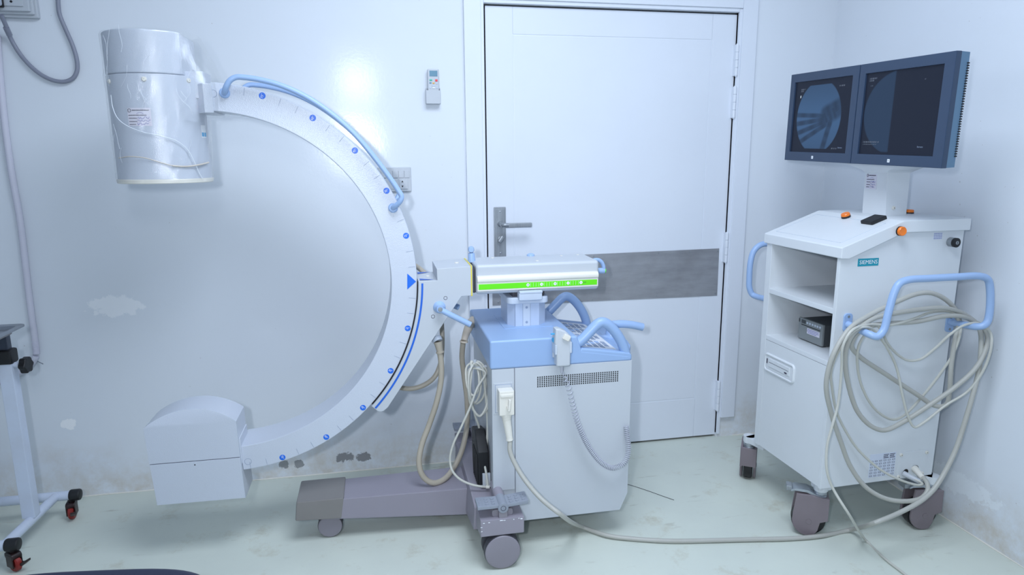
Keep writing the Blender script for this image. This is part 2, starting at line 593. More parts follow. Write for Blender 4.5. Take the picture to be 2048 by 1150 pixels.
# door casing
g = G()
g.box(0.392, 0.464, -0.020, 0.0, 0.0, 2.2, 0.003).box(0.463, OX0, -0.012, 0.06, 0.0, 2.052, 0.002)
g.box(1.655, 1.729, -0.020, 0.0, 0.108, 2.2, 0.003).box(OX1, 1.657, -0.012, 0.06, 0.02, 2.052, 0.002)
g.box(0.458, 1.655, -0.020, 0.0, 2.052, 2.2, 0.003).box(OX0, OX1, -0.012, 0.06, OZ + 0.001, 2.054, 0.002)
struct(g.build('trim_1', M['door']))

# door leaf
g = G()
DX0, DX1, DZ0, DZ1 = 0.486, 1.6417, 0.010, 2.030
PX0, PX1, PZ0, PZ1 = 0.606, 1.522, 0.214, 1.917
g.box(DX0, DX1, 0.0122, 0.055, DZ0, DZ1, 0.001)
e = 0.0012
g.box(DX0, PX0 - 0.0018, 0.010, 0.03, DZ0, DZ1, e).box(PX1 + 0.0018, DX1, 0.010, 0.03, DZ0, DZ1, e)
g.box(PX0 - 0.0015, PX1 + 0.0015, 0.0104, 0.03, PZ1 + 0.003, DZ1, e).box(PX0 - 0.0015, PX1 + 0.0015, 0.0104, 0.03, DZ0, PZ0 - 0.003, e)
g.box(PX0 + 0.001, PX1 - 0.001, 0.0108, 0.03, PZ0 + 0.002, PZ1 - 0.002, 0.002)
door = struct(g.build('door_1', M['door']))
door['label'] = 'white single panel door with a steel push plate and lever handle'
k = G().prism([(0.503, 0.741), (1.614, 0.734), (1.612, 0.966), (0.503, 0.956)], 'y', 0.0065, 0.010, 0.0006)
kp = k.build('kick_plate', M['steel'], door)
kp['label'] = 'scratched steel push plate'
for x, z in ((1.605, 0.953), (1.603, 0.745), (1.30, 0.955), (1.30, 0.748), (0.98, 0.95), (0.98, 0.744), (0.53, 0.945), (0.53, 0.755), (1.46, 0.955)):
    G().cyl((x, 0.0068, z), (x, 0.005, z), 0.004, bev=0.0008, n=14).build('screw', M['lock'], kp)
for z0, z1 in ((1.762, 1.898), (1.575, 1.714), (0.90, 1.043), (0.145, 0.298)):
    g = G()
    hh = (z1 - z0) / 4
    for i in range(4):
        g.cyl((1.638, -0.013, z0 + hh * i + 0.001), (1.638, -0.013, z0 + hh * (i + 1) - 0.001), 0.008, n=18, bev=0.0015)
    g.cyl((1.638, -0.013, z0 - 0.004), (1.638, -0.013, z1 + 0.004), 0.0055, n=14, bev=0.002)
    g.box(1.632, 1.644, -0.0145, 0.010, z0, z1, 0.0005)
    g.build('hinge', M['door'], door)
lk = G().box(0.513, 0.566, -0.001, 0.010, 0.958, 1.188, 0.003).box(0.518, 0.561, -0.0035, 0.0, 0.966, 1.18, 0.0015).build('lock_plate', M['lock'], door)
g = G().lathe([(0, 0), (0.013, 0), (0.011, 0.012), (0.009, 0.035), (0.009, 0.05), (0, 0.05)], (0.540, -0.002, 1.113), (0, -1, 0), 24)
g.tube([(0.540, -0.046, 1.113), (0.549, -0.054, 1.113), (0.567, -0.054, 1.112)], 0.009, 12)
g.box(0.553, 0.672, -0.059, -0.047, 1.100, 1.121, 0.004)
g.build('door_lever', M['lock'], lk)
G().cyl((0.541, -0.003, 1.046), (0.541, -0.010, 1.046), 0.014, n=24, bev=0.002).box(-0.009, 0.009, -0.024, -0.008, -0.017, 0.017, 0.005, mx=Matrix.Translation((0.541, 0, 1.046)) @ Matrix.Rotation(0.6, 4, 'Y')).build('thumb_turn', M['lock'], lk)
for z in (1.168, 0.983):
    G().cyl((0.540, -0.0034, z), (0.540, -0.0052, z), 0.004, n=14, bev=0.001).build('screw', M['chrome'], lk)

# ------------------------------------------------------------------ things on the back wall
t = thing('electrical_box', 'white surface mounted electrical box at the top left of the wall', 'electrical box', (-1.32, 0, 1.925))
G().box(-1.46, -1.192, -0.022, 0, 1.922, 2.12, 0.006).box(-1.46, -1.200, -0.034, -0.02, 1.932, 2.12, 0.006).box(-1.46, -1.208, -0.046, -0.03, 1.941, 2.12, 0.005).build('back_box', M['white'], t)
fp = G().box(-1.46, -1.226, -0.052, -0.044, 1.957, 2.12, 0.002).build('face_plate', M['white'], t)
for x, z in ((-1.262, 1.972), (-1.238, 2.01), (-1.275, 2.004)):
    G().cyl((x, -0.0515, z), (x, -0.0535, z), 0.0042, n=14).build('screw_hole', M['black'], fp)
G().box(-1.285, -1.262, -0.060, -0.05, 1.995, 2.02, 0.002).build('rocker_switch', M['white'], t)
t = thing('plug_top', 'pale plug with a black outline pushed into the white electrical box', 'plug', (-1.33, -0.05, 1.945))
G().box(-1.37, -1.288, -0.092, -0.0525, 1.953, 2.03, 0.008).build('plug_body', M['lgrey'], t)
G().box(-1.374, -1.284, -0.062, -0.053, 1.949, 2.034, 0.004).build('gasket', M['black'], t)
c = G()
pts = [(-1.2929, -0.07, 1.9214), (-1.293, -0.045, 1.8883), (-1.2946, -0.018, 1.8475), (-1.2744, -0.012, 1.7958), (-1.2434, -0.012, 1.7517), (-1.2087, -0.012, 1.7199), (-1.1719, -0.012, 1.7023), (-1.1347, -0.012, 1.6991), (-1.1057, -0.012, 1.7123), (-1.0889, -0.012, 1.7381), (-1.0846, -0.012, 1.7745), (-1.092, -0.012, 1.8266), (-1.11, -0.012, 1.8886), (-1.1239, -0.012, 1.9413), (-1.1229, -0.012, 1.9904), (-1.11, -0.012, 2.0949)]
c.tube(pts, 0.0075, 12)
c.cyl((-1.2932, -0.046, 1.8829), (-1.295, -0.024, 1.8605), 0.0098, n=16)
tag(c.build('wall_cable', M['wallcable']), 'grey cable hanging in a loop from the box at the top left of the wall', 'cable')

# corrugated conduit down the wall
c = bmesh.new()
path = spline([Vector(p) for p in [(-1.3397, -0.016, 1.8606), (-1.3491, -0.016, 1.7191), (-1.3569, -0.016, 1.538), (-1.3582, -0.016, 1.3519), (-1.3535, -0.016, 1.1798), (-1.3582, -0.016, 0.9836), (-1.3623, -0.016, 0.8022), (-1.363, -0.016, 0.6993), (-1.365, -0.016, 0.6411)]], 40)
g = G()
rad = []
for i in range(len(path)):
    rad.append(0.0125 if i % 2 else 0.0112)
g.tube(path, rad, 14, 1)
cd = g.build('conduit', M['conduit'], angle=60)
tag(cd, 'white corrugated conduit running down the wall behind the instrument stand', 'conduit')
G().tube([(-1.3679, -0.016, 0.6329), (-1.3818, -0.016, 0.6087), (-1.4044, -0.016, 0.5872), (-1.43, -0.016, 0.5701), (-1.4815, -0.016, 0.5465), (-1.5469, -0.016, 0.524)], 0.0118, 14).build('elbow', M['conduit'], cd)
nail = G().cyl((-1.3734, -0.002, 0.6081), (-1.3406, -0.03, 0.6018), 0.0018, n=10).build('nail', M['chrome'])
tag(nail, 'small bent nail in the wall at the elbow of the white conduit', 'nail')

# remote control in its holder
t = thing('remote_holder', 'white wall holder that the remote control stands in', 'holder', (0.257, 0, 1.626))
G().box(0.226, 0.286, -0.032, -0.029, 1.627, 1.681, 0.0012).box(0.226, 0.229, -0.03, 0, 1.627, 1.690, 0.0012).box(0.283, 0.286, -0.03, 0, 1.627, 1.690, 0.0012).box(0.226, 0.286, -0.03, 0, 1.626, 1.6295, 0.0012).box(0.226, 0.286, -0.003, 0, 1.626, 1.690, 0.001).build('pocket', M['white'], t)
t = thing('remote_control', 'white air conditioner remote control in the wall holder beside the door', 'remote control', (0.262, -0.016, 1.630))
body = G().box(0.235, 0.282, -0.027, -0.006, 1.631, 1.767, 0.004).build('case', M['white'], t)
G().box(0.243, 0.276, -0.0282, -0.0265, 1.737, 1.760, 0.001).build('display', M['lcd'], t)
for x, z, w, h, m in ((0.248, 1.722, 0.011, 0.006, 'aqua'), (0.271, 1.721, 0.010, 0.009, 'red'), (0.246, 1.711, 0.009, 0.006, 'lcd'), (0.259, 1.710, 0.009, 0.006, 'amber'), (0.272, 1.709, 0.008, 0.006, 'lgrey'), (0.259, 1.700, 0.014, 0.005, 'lgrey'), (0.245, 1.692, 0.007, 0.007, 'lgrey'), (0.259, 1.692, 0.012, 0.007, 'keywhite'), (0.273, 1.692, 0.006, 0.007, 'lgrey')):
    G().box(x - w / 2, x + w / 2, -0.0292, -0.026, z - h / 2, z + h / 2, 0.0012).build('button', M[m], t)

# switch and socket plate behind the arm
t = thing('switch_plate', 'white wall plate with rocker switches and a socket behind the curved arm', 'wall switch', (0.085, 0, 1.264))
G().box(0.014, 0.154, -0.010, 0, 1.264, 1.366, 0.003).build('plate', M['white'], t)
for i in range(5):
    x = 0.028 + i * 0.0245
    G().box(x, x + 0.0215, -0.0135, -0.009, 1.322, 1.352, 0.0015).build('rocker_switch', M['white'], t)
so = G().box(0.102, 0.140, -0.0125, -0.009, 1.274, 1.316, 0.0015).build('socket', M['white'], t)
for z, s in ((1.307, 1), (1.285, -1)):
    G().prism([(0.112, z - 0.004 * s), (0.120, z - 0.004 * s), (0.116, z + 0.004 * s)], 'y', -0.0132, -0.012).build('socket_hole', M['black'], so)
G().box(0.036, 0.098, -0.0115, -0.009, 1.274, 1.316, 0.0015).build('blank_panel', M['white'], t)

wr = G().tube([(1.0073, -0.3699, 0.0012), (1.0467, -0.411, 0.0012), (1.0927, -0.4661, 0.0012), (1.1288, -0.5135, 0.0012), (1.1616, -0.5548, 0.0012)], 0.0011, 6).build('wire', M['dgrey'])
tag(wr, 'thin dark wire lying on the floor to the right of the console body', 'wire')

# ------------------------------------------------------------------ the C-arm machine
CX, CZ, YC = -0.535, 0.983, -0.49
RO, RI, CY0, CY1 = 0.668, 0.577, -0.57, -0.41
mach = thing('c_arm_xray_machine', 'white mobile x-ray machine with a big C-shaped arm and pale blue console', 'x-ray machine', (0.33, YC, 0))
# the C
def sweep_arc(cx, cz, sec, a0, a1, n):
    rings = []
    for i in range(n + 1):
        a = math.radians(a0 + (a1 - a0) * i / n)
        rings.append([(cx + r * math.cos(a), y, cz + r * math.sin(a)) for r, y in sec])
    return rings
b = 0.004
sec = [(RI, CY0 + b), (RI + b * 0.3, CY0 + b * 0.3), (RI + b, CY0), (RO - b, CY0), (RO - b * 0.3, CY0 + b * 0.3), (RO, CY0 + b), (RO, CY1 - b), (RO - b, CY1), (RI + b, CY1), (RI, CY1 - b)]
carc = G().loft(sweep_arc(CX, CZ, sec, 87, -87.4, 120)).build('c_arc', M['cwhite'], mach)
carc['label'] = 'big C-shaped arm with a degree scale'
def polar(r, deg, y):
    a = math.radians(deg)
    return Vector((CX + r * math.cos(a), y, CZ + r * math.sin(a)))
for d in (75, 60, 45, 30, 15, -15, -30, -45, -60, -75):
    a = d * 0.99 - 1.1
    g = G().cyl(polar(0.6535, a, CY0 + 0.0005), polar(0.6535, a, CY0 - 0.0006), 0.0105, n=28)
    tm = frame(polar(0.6525, a, CY0 - 0.0009), polar(1, a - 90 + 90, 0) - Vector((CX, 0, CZ)) if d >= 0 else polar(1, a, 0) - Vector((CX, 0, CZ)), (polar(1, a + 90, 0) - Vector((CX, 0, CZ))))
    bm = text_bm(str(abs(d)) + '\u00b0', 0.0105, tm)
    g.add(bm, 1)
    g.build('degree_marker', [M['mark'], M['ink']], carc)
for i in range(-17, 18):
    d = i * 5
    if d % 15 == 0 or d == 0:
        continue
    a = d * 0.99 - 1.1
    p0, p1 = polar(0.664, a, CY0 - 0.0004), polar(0.640, a, CY0 - 0.0004)
    G().cyl(p0, p1, 0.0005, n=6).build('scale_tick', M['keygrey'], carc)
g = G().prism([(0.0989, -0.57, 1.0038)[::2], (0.1287, -0.57, 0.9736)[::2], (0.0968, -0.57, 0.946)[::2]], 'y', CY0 - 0.0008, CY0)
g.build('zero_pointer', M['mark'], carc)
for px in ((-0.4953, -0.57, 1.6139), (-0.4876, -0.57, 0.347)):
    G().ring((px[0], CY0 - 0.0002, px[2]), (0, 1, 0), 0.0115, 0.0006, m=6).build('cover_ring', M['keygrey'], carc)
# long handles on the C
def chandle(pts, yface, r):
    s = 1 if yface < YC else -1
    hb = G().tube(pts, r, 18, 10)
    for q in (pts[0], pts[-1]):
        hb.lathe([(0, 0), (0.0165, 0), (0.0165, 0.006), (0.0125, 0.010), (0, 0.010)], (q[0], yface, q[2]), (0, -s, 0), 24)
    return hb.build('handle_bar', M['bluebar'], mach)
hp = [(-0.4595, -0.575, 1.6154), (-0.456, -0.592, 1.617), (-0.4477, -0.605, 1.6312), (-0.4332, -0.61, 1.6507), (-0.4145, -0.61, 1.6608), (-0.3876, -0.61, 1.6605), (-0.343, -0.61, 1.6542), (-0.2758, -0.61, 1.6359), (-0.1858, -0.61, 1.5918), (-0.0721, -0.61, 1.5002), (0.0202, -0.61, 1.3856), (0.0766, -0.61, 1.2998), (0.0875, -0.61, 1.2776), (0.0819, -0.607, 1.2606), (0.0614, -0.59, 1.2411), (0.0583, -0.573, 1.2365)]
chandle(hp, CY0, 0.0088)
hp2 = [(x, 2 * YC - y, z) for x, y, z in hp]
chandle(hp2, CY1, 0.0088)

# image intensifier
TX, TY, TR = -0.682, YC, 0.141
def cutcircle(r, xcut, n=72):
    pts = []
    for i in range(n):
        a = 2 * PI * i / n
        pts.append((min(TX + r * math.cos(a), xcut), TY + r * math.sin(a)))
    out = []
    for p in pts:
        if not out or (Vector(p) - Vector(out[-1])).length > 1e-5:
            out.append(p)
    return out
ii = G().prism(cutcircle(TR, 9), 'z', 1.345, 1.667, 0.0015).build('image_intensifier_housing', M['cwhite'], mach, angle=20)
ii['label'] = 'white image intensifier drum wrapped in clear film'
G().prism(cutcircle(TR, -0.578), 'z', 1.6677, 1.797, 0.006, 3).build('top_cap', M['cwhite'], ii, angle=20)
G().prism(cutcircle(TR + 0.0035, 9), 'z', 1.332, 1.346, 0.003).build('bottom_rim', M['cream'], ii, angle=20)
g = G().prism([(-0.62, -0.54), (-0.550, -0.54), (-0.524, -0.574), (-0.497, -0.574), (-0.497, -0.406), (-0.524, -0.406), (-0.550, -0.44), (-0.62, -0.44)], 'z', 1.553, 1.646, 0.003)
g.box(-0.62, -0.526, -0.548, -0.432, 1.60, 1.685, 0.003)
g.build('mounting_bracket', M['cwhite'], ii)
for px, py in ((288, 158), (378, 160), (218, 165)):
    pass
for q in ((-0.6771, -0.6309, 1.6495), (-0.5652, -0.5689, 1.6531), (-0.7918, -0.5785, 1.646)):
    d = Vector((q[0] - TX, q[1] - TY, 0)).normalized()
    q = Vector(q)
    G().lathe([(0, -0.002), (0.0075, -0.002), (0.0075, 0.001), (0.0055, 0.004), (0.002, 0.0045), (0.002, 0.003), (0, 0.003)], q, d, 20).build('cap_screw', M['cream'], ii)

def cyl_patch(a0, a1, z0, z1, r, n=10):
    g_ = G()
    bm = bmesh.new()
    V = []
    for i in range(n + 1):
        a = a0 + (a1 - a0) * i / n
        V.append([bm.verts.new((TX + r * math.cos(a), TY + r * math.sin(a), z)) for z in (z0, z1)])
    for i in range(n):
        bm.faces.new((V[i][0], V[i + 1][0], V[i + 1][1], V[i][1]))
    g_.add(bm)
    return g_
def ang(q):
    return math.atan2(q[1] - TY, q[0] - TX)
qa, qb = (-0.7375, -0.6196, 1.5641), (-0.6674, -0.6302, 1.5098)
A0, A1, SZ1, SZ0 = ang(qa), ang(qb), qa[2], qb[2]
st = cyl_patch(A0, A1, SZ0, SZ1, TR + 0.0004)
st = st.build('inventory_sticker', M['paper'], ii)
st['label'] = 'pinkish white printed sticker with blue handwriting'
def on_sticker(u, v, r=TR + 0.0009):
    a = A0 + (A1 - A0) * u
    return (TX + r * math.cos(a), TY + r * math.sin(a), SZ0 + (SZ1 - SZ0) * v)
def print_marks(P, parent_list):
    """printed lines, rules and pen strokes; P(u, v) puts a point on the sticker"""
    gt, gp, gr = parent_list
    def word(u0, u1, v, h):
        u = u0
        while u < u1:
            w = random.uniform(0.018, 0.035)
            gt.tube([P(u, v - h * random.uniform(0.3, 0.5)), P(u + w * 0.3, v + h * 0.5), P(min(u + w * 0.8, u1), v - h * random.uniform(0.1, 0.5))], 0.00045, 5, 1)
            u += w
    word(0.22, 0.92, 0.87, 0.05)
    gt.tube([P(0.04, 0.80), P(0.04, 0.93), P(0.10, 0.96), P(0.16, 0.93), P(0.16, 0.80), P(0.10, 0.76), P(0.04, 0.80)], 0.0006, 5, 1)
    word(0.05, 0.80, 0.60, 0.035)
    word(0.05, 0.40, 0.43, 0.035)
    word(0.05, 0.40, 0.25, 0.035)
    word(0.05, 0.34, 0.09, 0.035)
    for v in (0.38, 0.20, 0.05):
        gr.tube([P(0.40, v), P(0.95, v)], 0.0003, 5, 1)
    for v, n_ in ((0.45, 12), (0.27, 13), (0.10, 11)):
        pts = [P(0.42 + 0.045 * i + random.uniform(-0.01, 0.01), v + random.uniform(-0.05, 0.07)) for i in range(n_)]
        gp.tube(pts, 0.0004, 5, 3)
    gp.tube([P(0.55 + 0.14 * math.cos(q), 0.66 + 0.08 * math.sin(q)) for q in [i * 0.3 for i in range(11)]], 0.0003, 5, 1)
gt, gp, gr = G(), G(), G()
print_marks(on_sticker, (gt, gp, gr))
# printing lies in the sticker itself
def merge(name, parts, mats, parent):
    gg = G()
    for i, q in enumerate(parts):
        gg.add(q.bm, i)
    return gg.build(name, mats, parent)
old = st
bpy.data.objects.remove(old)
pat = cyl_patch(A0, A1, SZ0, SZ1, TR + 0.0004)
st = merge('inventory_sticker', [pat, gt, gp, gr], [M['paper'], M['text'], M['pen'], M['pink']], ii)
st['label'] = 'pinkish white printed sticker with blue handwriting'
qa, qb = (-0.5491, -0.537, 1.517), (-0.5417, -0.5039, 1.4763)
B0, B1 = ang(qa), ang(qb)
lb = cyl_patch(B0, B1, qb[2], qa[2], TR + 0.0004)
zz = qa[2] - qb[2]
l2 = cyl_patch(B0 + 0.02, B0 + (B1 - B0) * 0.45, qb[2] + 0.1 * zz, qb[2] + 0.42 * zz, TR + 0.0008)
l3 = cyl_patch(B0 + (B1 - B0) * 0.55, B1 - 0.02, qb[2] + 0.1 * zz, qb[2] + 0.42 * zz, TR + 0.0008)
merge('information_label', [lb, l2, l3], [M['ink'], M['skyblue'], M['skyblue']], ii)

# clear plastic film around the drum
def film_r(a, z):
    r = TR + 0.0055
    # pulled out over the bracket
    f_ = min(1.0, max(0.0, (1.0 - abs(a)) / 0.48))
    f_ = f_ * f_ * (3 - 2 * f_)
    if z > 1.64:
        h_ = max(0.0, 1 - (z - 1.64) / 0.15)
    elif z > 1.55:
        h_ = 1.0
    else:
        h_ = max(0.0, 1 - (1.55 - z) / 0.012) * 0.9 + 0.1 * max(0.0, 1 - (1.55 - z) / 0.21)
    r += 0.067 * f_ * h_
    r += 0.0018 * math.sin(a * 9 + z * 23) * math.sin(z * 40 - a * 4) + 0.0012 * math.sin(a * 23 - z * 60)
    return r
bm = bmesh.new()
NA, NZ = 150, 70
rows = []
for j in range(NZ + 1):
    z = 1.338 + (1.802 - 1.338) * j / NZ
    rows.append([])
    for i in range(NA):
        a = -PI + 2 * PI * i / NA
        r = film_r(a, z)
        if j == NZ:
            r -= 0.012
        rows[-1].append(bm.verts.new((TX + r * math.cos(a), TY + r * math.sin(a), z)))
for A, B in zip(rows, rows[1:]):
    for i in range(NA):
        bm.faces.new((A[i], A[(i + 1) % NA], B[(i + 1) % NA], B[i]))
film = link('plastic_film', bm, M['film'], ii, True, 180)
film['label'] = 'clear wrinkled plastic film'
def foldline(pts, r, m):
    out = []
    for q in pts:
        a = ang(q)
        rr = film_r(a, q[2]) + 0.0005
        out.append((TX + rr * math.cos(a), TY + rr * math.sin(a), q[2]))
    return G().tube(out, r, 8, 10).build('film_crease', m, ii)
foldline([(-0.7895, -0.5903, 1.6046), (-0.785, -0.5948, 1.5669), (-0.7701, -0.6077, 1.5347), (-0.7416, -0.6244, 1.5114), (-0.696, -0.6363, 1.4914), (-0.6415, -0.6313, 1.4779), (-0.6039, -0.6145, 1.4629), (-0.5812, -0.597, 1.4367), (-0.5687, -0.5836, 1.3972), (-0.5594, -0.5711, 1.365), (-0.5529, -0.5604, 1.3452)], 0.0012, M['crease_glint'])
foldline([(-0.7868, -0.5931, 1.4131), (-0.7401, -0.6251, 1.4174), (-0.697, -0.6362, 1.4126), (-0.649, -0.6332, 1.3968), (-0.6166, -0.6216, 1.3871), (-0.573, -0.5886, 1.3862), (-0.5401, -0.5285, 1.3964)], 0.0015, M['tapebrown'])
foldline([(-0.623, -0.6247, 1.388), (-0.5888, -0.6037, 1.385), (-0.5612, -0.5737, 1.3891), (-0.5385, -0.5219, 1.3964)], 0.0026, M['tapebrown'])

random.seed(21)
for i_ in range(22):  # extra white folds, also painting in sparkle on the film
    a_ = random.uniform(-2.75, -0.75)
    z_ = random.uniform(1.42, 1.77)
    l_ = random.uniform(0.025, 0.08)
    sl_ = random.uniform(-0.25, 0.25)
    q_ = [(TX + 0.15 * math.cos(a_ + sl_ * t_ + 0.03 * math.sin(t_ * 5 + i_)), TY + 0.15 * math.sin(a_ + sl_ * t_ + 0.03 * math.sin(t_ * 5 + i_)), z_ + l_ * (t_ - 0.5)) for t_ in (0, 0.25, 0.5, 0.75, 1)]
    foldline(q_, random.choice((0.00035, 0.0005, 0.0006)), M['crease_glint'])

# x-ray generator at the lower end of the C
fy = -0.592
by = -0.445
low = [(-0.803, 0.3755), (-0.7945, 0.223), (-0.5015, 0.2185), (-0.5085, 0.3735)]
upl = [(-0.803, 0.3785), (-0.809, 0.508)]
top = []
for i in range(21):
    u = i / 20
    x = -0.809 + (0.809 - 0.511) * u
    z = 0.508 + 0.054 * (1 - (2 * u - 1) ** 2) ** 0.9 + 0.001 * u
    top.append((x, z))
gen = G().prism(low, 'y', fy, by, 0.0025).build('generator_lower_cover', M['cwhite'], mach)
gen['label'] = 'lower half of the x-ray tube housing'
bm = bmesh.new()
def fyz(z):
    return fy + max(0, z - 0.508) * 0.25
poly2 = [(-0.803, 0.3785)] + top + [(-0.5085, 0.3765)]
A = [bm.verts.new((x, fyz(z), z)) for x, z in poly2]
B = [bm.verts.new((x, by, z)) for x, z in poly2]
n = len(poly2)
Lft, Rgt = A[1], A[-2]
bm.faces.new([A[0], A[1], A[-2], A[-1]])
bm.faces.new(A[1:-1])
bm.faces.new(B[::-1])
for i in range(n):
    bm.faces.new((A[i], B[i], B[(i + 1) % n], A[(i + 1) % n]))
bmesh.ops.recalc_face_normals(bm, faces=bm.faces)
gu = link('generator_upper_cover', bm, M['cwhite'], mach, True, 15)
gu['label'] = 'upper half of the x-ray tube housing with a rounded top'
G().cyl((-0.658, fy + 0.001, 0.362), (-0.658, fy - 0.0006, 0.362), 0.0022, n=12).build('screw_hole', M['black'], gen)
G().box(-0.52, -0.506, -0.575, -0.44, 0.34, 0.44, 0.004).build('generator_flange', M['cwhite'], mach)

# yoke that the C slides through
YY0, YY1 = -0.585, -0.395
yp = [(0.203, 0.977), (0.202, 1.019), (0.331, 1.024), (0.331, 0.915), (0.289, 0.915), (0.011, 0.515), (-0.003, 0.503), (-0.014, 0.500), (-0.026, 0.503)]
a_end = math.degrees(math.atan2(0.523 - CZ, -0.047 - CX))
yp += arc(CX, CZ, 0.6712, a_end, -0.5, 40)
yp = yp[::-1]
yoke = G().prism(yp, 'y', YY0, YY1, 0.0025).build('yoke', M['white'], mach, angle=25)
yoke['label'] = 'white yoke plate that carries the C-shaped arm'
pts = []
def arcband(r0, r1, a0, a1, y0, y1, n=50):
    return arc(CX, CZ, r0, a0, a1, n) + arc(CX, CZ, r1, a1, a0, n)
G().prism(arcband(0.6815, 0.6885, a_end + 0.3, -1.2, 0, 0), 'y', YY0 - 0.0008, YY0 + 0.001).build('blue_band', M['band'], yoke)
G().prism(arcband(0.6685, 0.6755, a_end + 0.4, -0.8, 0, 0), 'y', YY0 + 0.012, YY1 - 0.012).build('gap_shade_strip', M['black'], yoke)  # not a real seal: black strip stands in for the shaded slide gap
G().prism([(0.3235, 0.914), (0.3235, 1.0248), (0.3290, 1.0252), (0.3290, 0.914)], 'y', YY0 - 0.0006, YY1 + 0.0006, 0.0015).build('yellow_stripe', M['yellow'], yoke)
for px in ((0.2308, -0.585, 0.9116), (0.1841, -0.585, 0.8459)):
    G().ring((px[0], YY0 - 0.0003, px[2]), (0, 1, 0), 0.006, 0.0008, m=6).cyl((px[0], YY0 - 0.0005, px[2]), (px[0], YY0 + 0.001, px[2]), 0.0055, n=18, mi=1).build('cover_screw', [M['text'], M['white']], yoke)
for y0, y1 in ((YY0 + 0.012, YY0 + 0.045), (YY1 - 0.012, YY1 - 0.045)):
    G().poly([(0.143, y0, 0.9786), (0.143, y1, 0.9786), (0.193, y0, 0.9792)][::1]).build('top_arrow', M['band'], yoke)
G().cyl((0.176, YC, 0.976), (0.176, YC, 0.9795), 0.007, n=18, bev=0.001).build('cap_screw', M['cream'], yoke)
G().cyl((0.285, YC, 1.02), (0.285, YC, 1.0255), 0.008, n=18, bev=0.001).build('cap_screw', M['cream'], yoke)
# brake lever
bl = G().lathe([(0, 0), (0.0225, 0), (0.022, 0.004), (0.016, 0.012), (0.0125, 0.02), (0.0125, 0.034), (0, 0.034)], (0.208, YY0, 0.879), (0, -1, 0), 32)
bl.tube([(0.209, -0.610, 0.876), (0.24, -0.614, 0.858), (0.315, -0.616, 0.816)], 0.0105, 16, 6)
bl = bl.build('brake_lever', M['bluebar'], mach)
bl['label'] = 'pale blue brake lever'
G().cyl((0.208, -0.616, 0.878), (0.208, -0.6215, 0.878), 0.0085, n=20, bev=0.001).build('lever_bolt', M['lock'], bl)
G().cyl((0.2598, -0.42, 0.8544), (0.2981, -0.42, 0.8367), 0.0115, n=20, bev=0.003).build('rear_knob', M['bluebar'], mach)
# hose socket on the yoke
g = G().lathe([(0.017, 0), (0.019, 0.004), (0.019, 0.016), (0.0155, 0.018), (0.0155, 0.002)], (0.196, -0.545, 0.757), (0.3, -0.55, -0.78), 32)
g.lathe([(0, 0.004), (0.0155, 0.004)], (0.196, -0.545, 0.757), (0.3, -0.55, -0.78), 32, 1)
g.build('hose_socket', [M['lgrey'], M['black']], mach)
ha = G()
ha.tube([(0.2021, -0.55, 0.7325), (0.2067, -0.553, 0.7063), (0.2112, -0.553, 0.6676), (0.2094, -0.55, 0.5931), (0.1906, -0.545, 0.5044), (0.1606, -0.535, 0.4133), (0.1316, -0.54, 0.3415), (0.1176, -0.55, 0.2784), (0.1233, -0.555, 0.2333), (0.1431, -0.555, 0.2005), (0.1715, -0.55, 0.1825), (0.2079, -0.53, 0.181), (0.2529, -0.48, 0.1982), (0.2973, -0.42, 0.2473), (0.3272, -0.36, 0.3273), (0.3281, -0.37, 0.439), (0.3168, -0.38, 0.5493), (0.3079, -0.4, 0.6289), (0.3107, -0.42, 0.6957)], 0.0108, 16, 10)
ha = ha.build('beige_hose', M['hose'], mach)
ha['label'] = 'thick beige hose hanging in a loop'
G().lathe([(0, 0), (0.0165, 0), (0.0125, 0.03), (0.0125, 0.038), (0.0155, 0.039), (0.0155, 0.043), (0, 0.043)], (0.2024, -0.55, 0.7421), Vector((0.2114, -0.555, 0.6836)) - Vector((0.2024, -0.55, 0.7421)), 24).build('hose_boot', M['hose'], ha)
G().tube([(0.3641, -0.36, 0.7688), (0.345, -0.38, 0.7543), (0.3278, -0.4, 0.7299), (0.3148, -0.42, 0.7015)], [0.019, 0.019, 0.017, 0.014, 0.0125], 18, 6).lathe([(0.0128, 0), (0.016, 0.001), (0.016, 0.007), (0.0128, 0.008)], (0.3148, -0.42, 0.7035), (-0.1, 0, -1), 20).build('hose_boot', M['tan'], ha)
hb = G().tube([(0.1048, -0.36, 1.0206), (0.1495, -0.36, 0.9896), (0.1682, -0.36, 0.9731), (0.185, -0.36, 0.9547), (0.2222, -0.37, 0.8596), (0.2328, -0.39, 0.743), (0.2288, -0.41, 0.6677), (0.2185, -0.42, 0.6104), (0.1929, -0.43, 0.5644), (0.1532, -0.43, 0.5367), (0.1084, -0.43, 0.5259), (0.0702, -0.43, 0.5308), (0.0326, -0.43, 0.5459)], 0.0095, 14, 8)
hb.build('rear_hose', M['hose'], mach)

# horizontal carriage
G().lathe([(0.0, 0), (0.044, 0), (0.044, 0.022), (0, 0.022)], (0.327, YC, 0.968), (1, 0, 0), 40).box(0.328, 0.346, -0.577, -0.403, 0.922, 1.014, 0.01).build('swivel_joint', M['dgrey'], mach)
car = G().box(0.342, 0.806, -0.588, -0.392, 0.918, 1.027, 0.012, 4).build('horizontal_carriage', M['white'], mach)
car['label'] = 'white horizontal carriage box with a green scale'
poly = [(-0.588, 0.933), (-0.6, 0.933), (-0.6, 0.964), (-0.6035, 0.967)] + [(-0.592 + 0.0125 * math.cos(math.radians(a)), 0.973 + 0.0145 * math.sin(math.radians(a))) for a in range(200, 89, -12)] + [(-0.588, 0.988)]
G().prism(poly, 'x', 0.345, 0.799, 0.001).build('side_moulding', M['cream'], car)
G().box(0.3495, 0.7945, -0.6008, -0.598, 0.9385, 0.9585, 0.0005).build('green_scale', M['green'], car)
gs = None
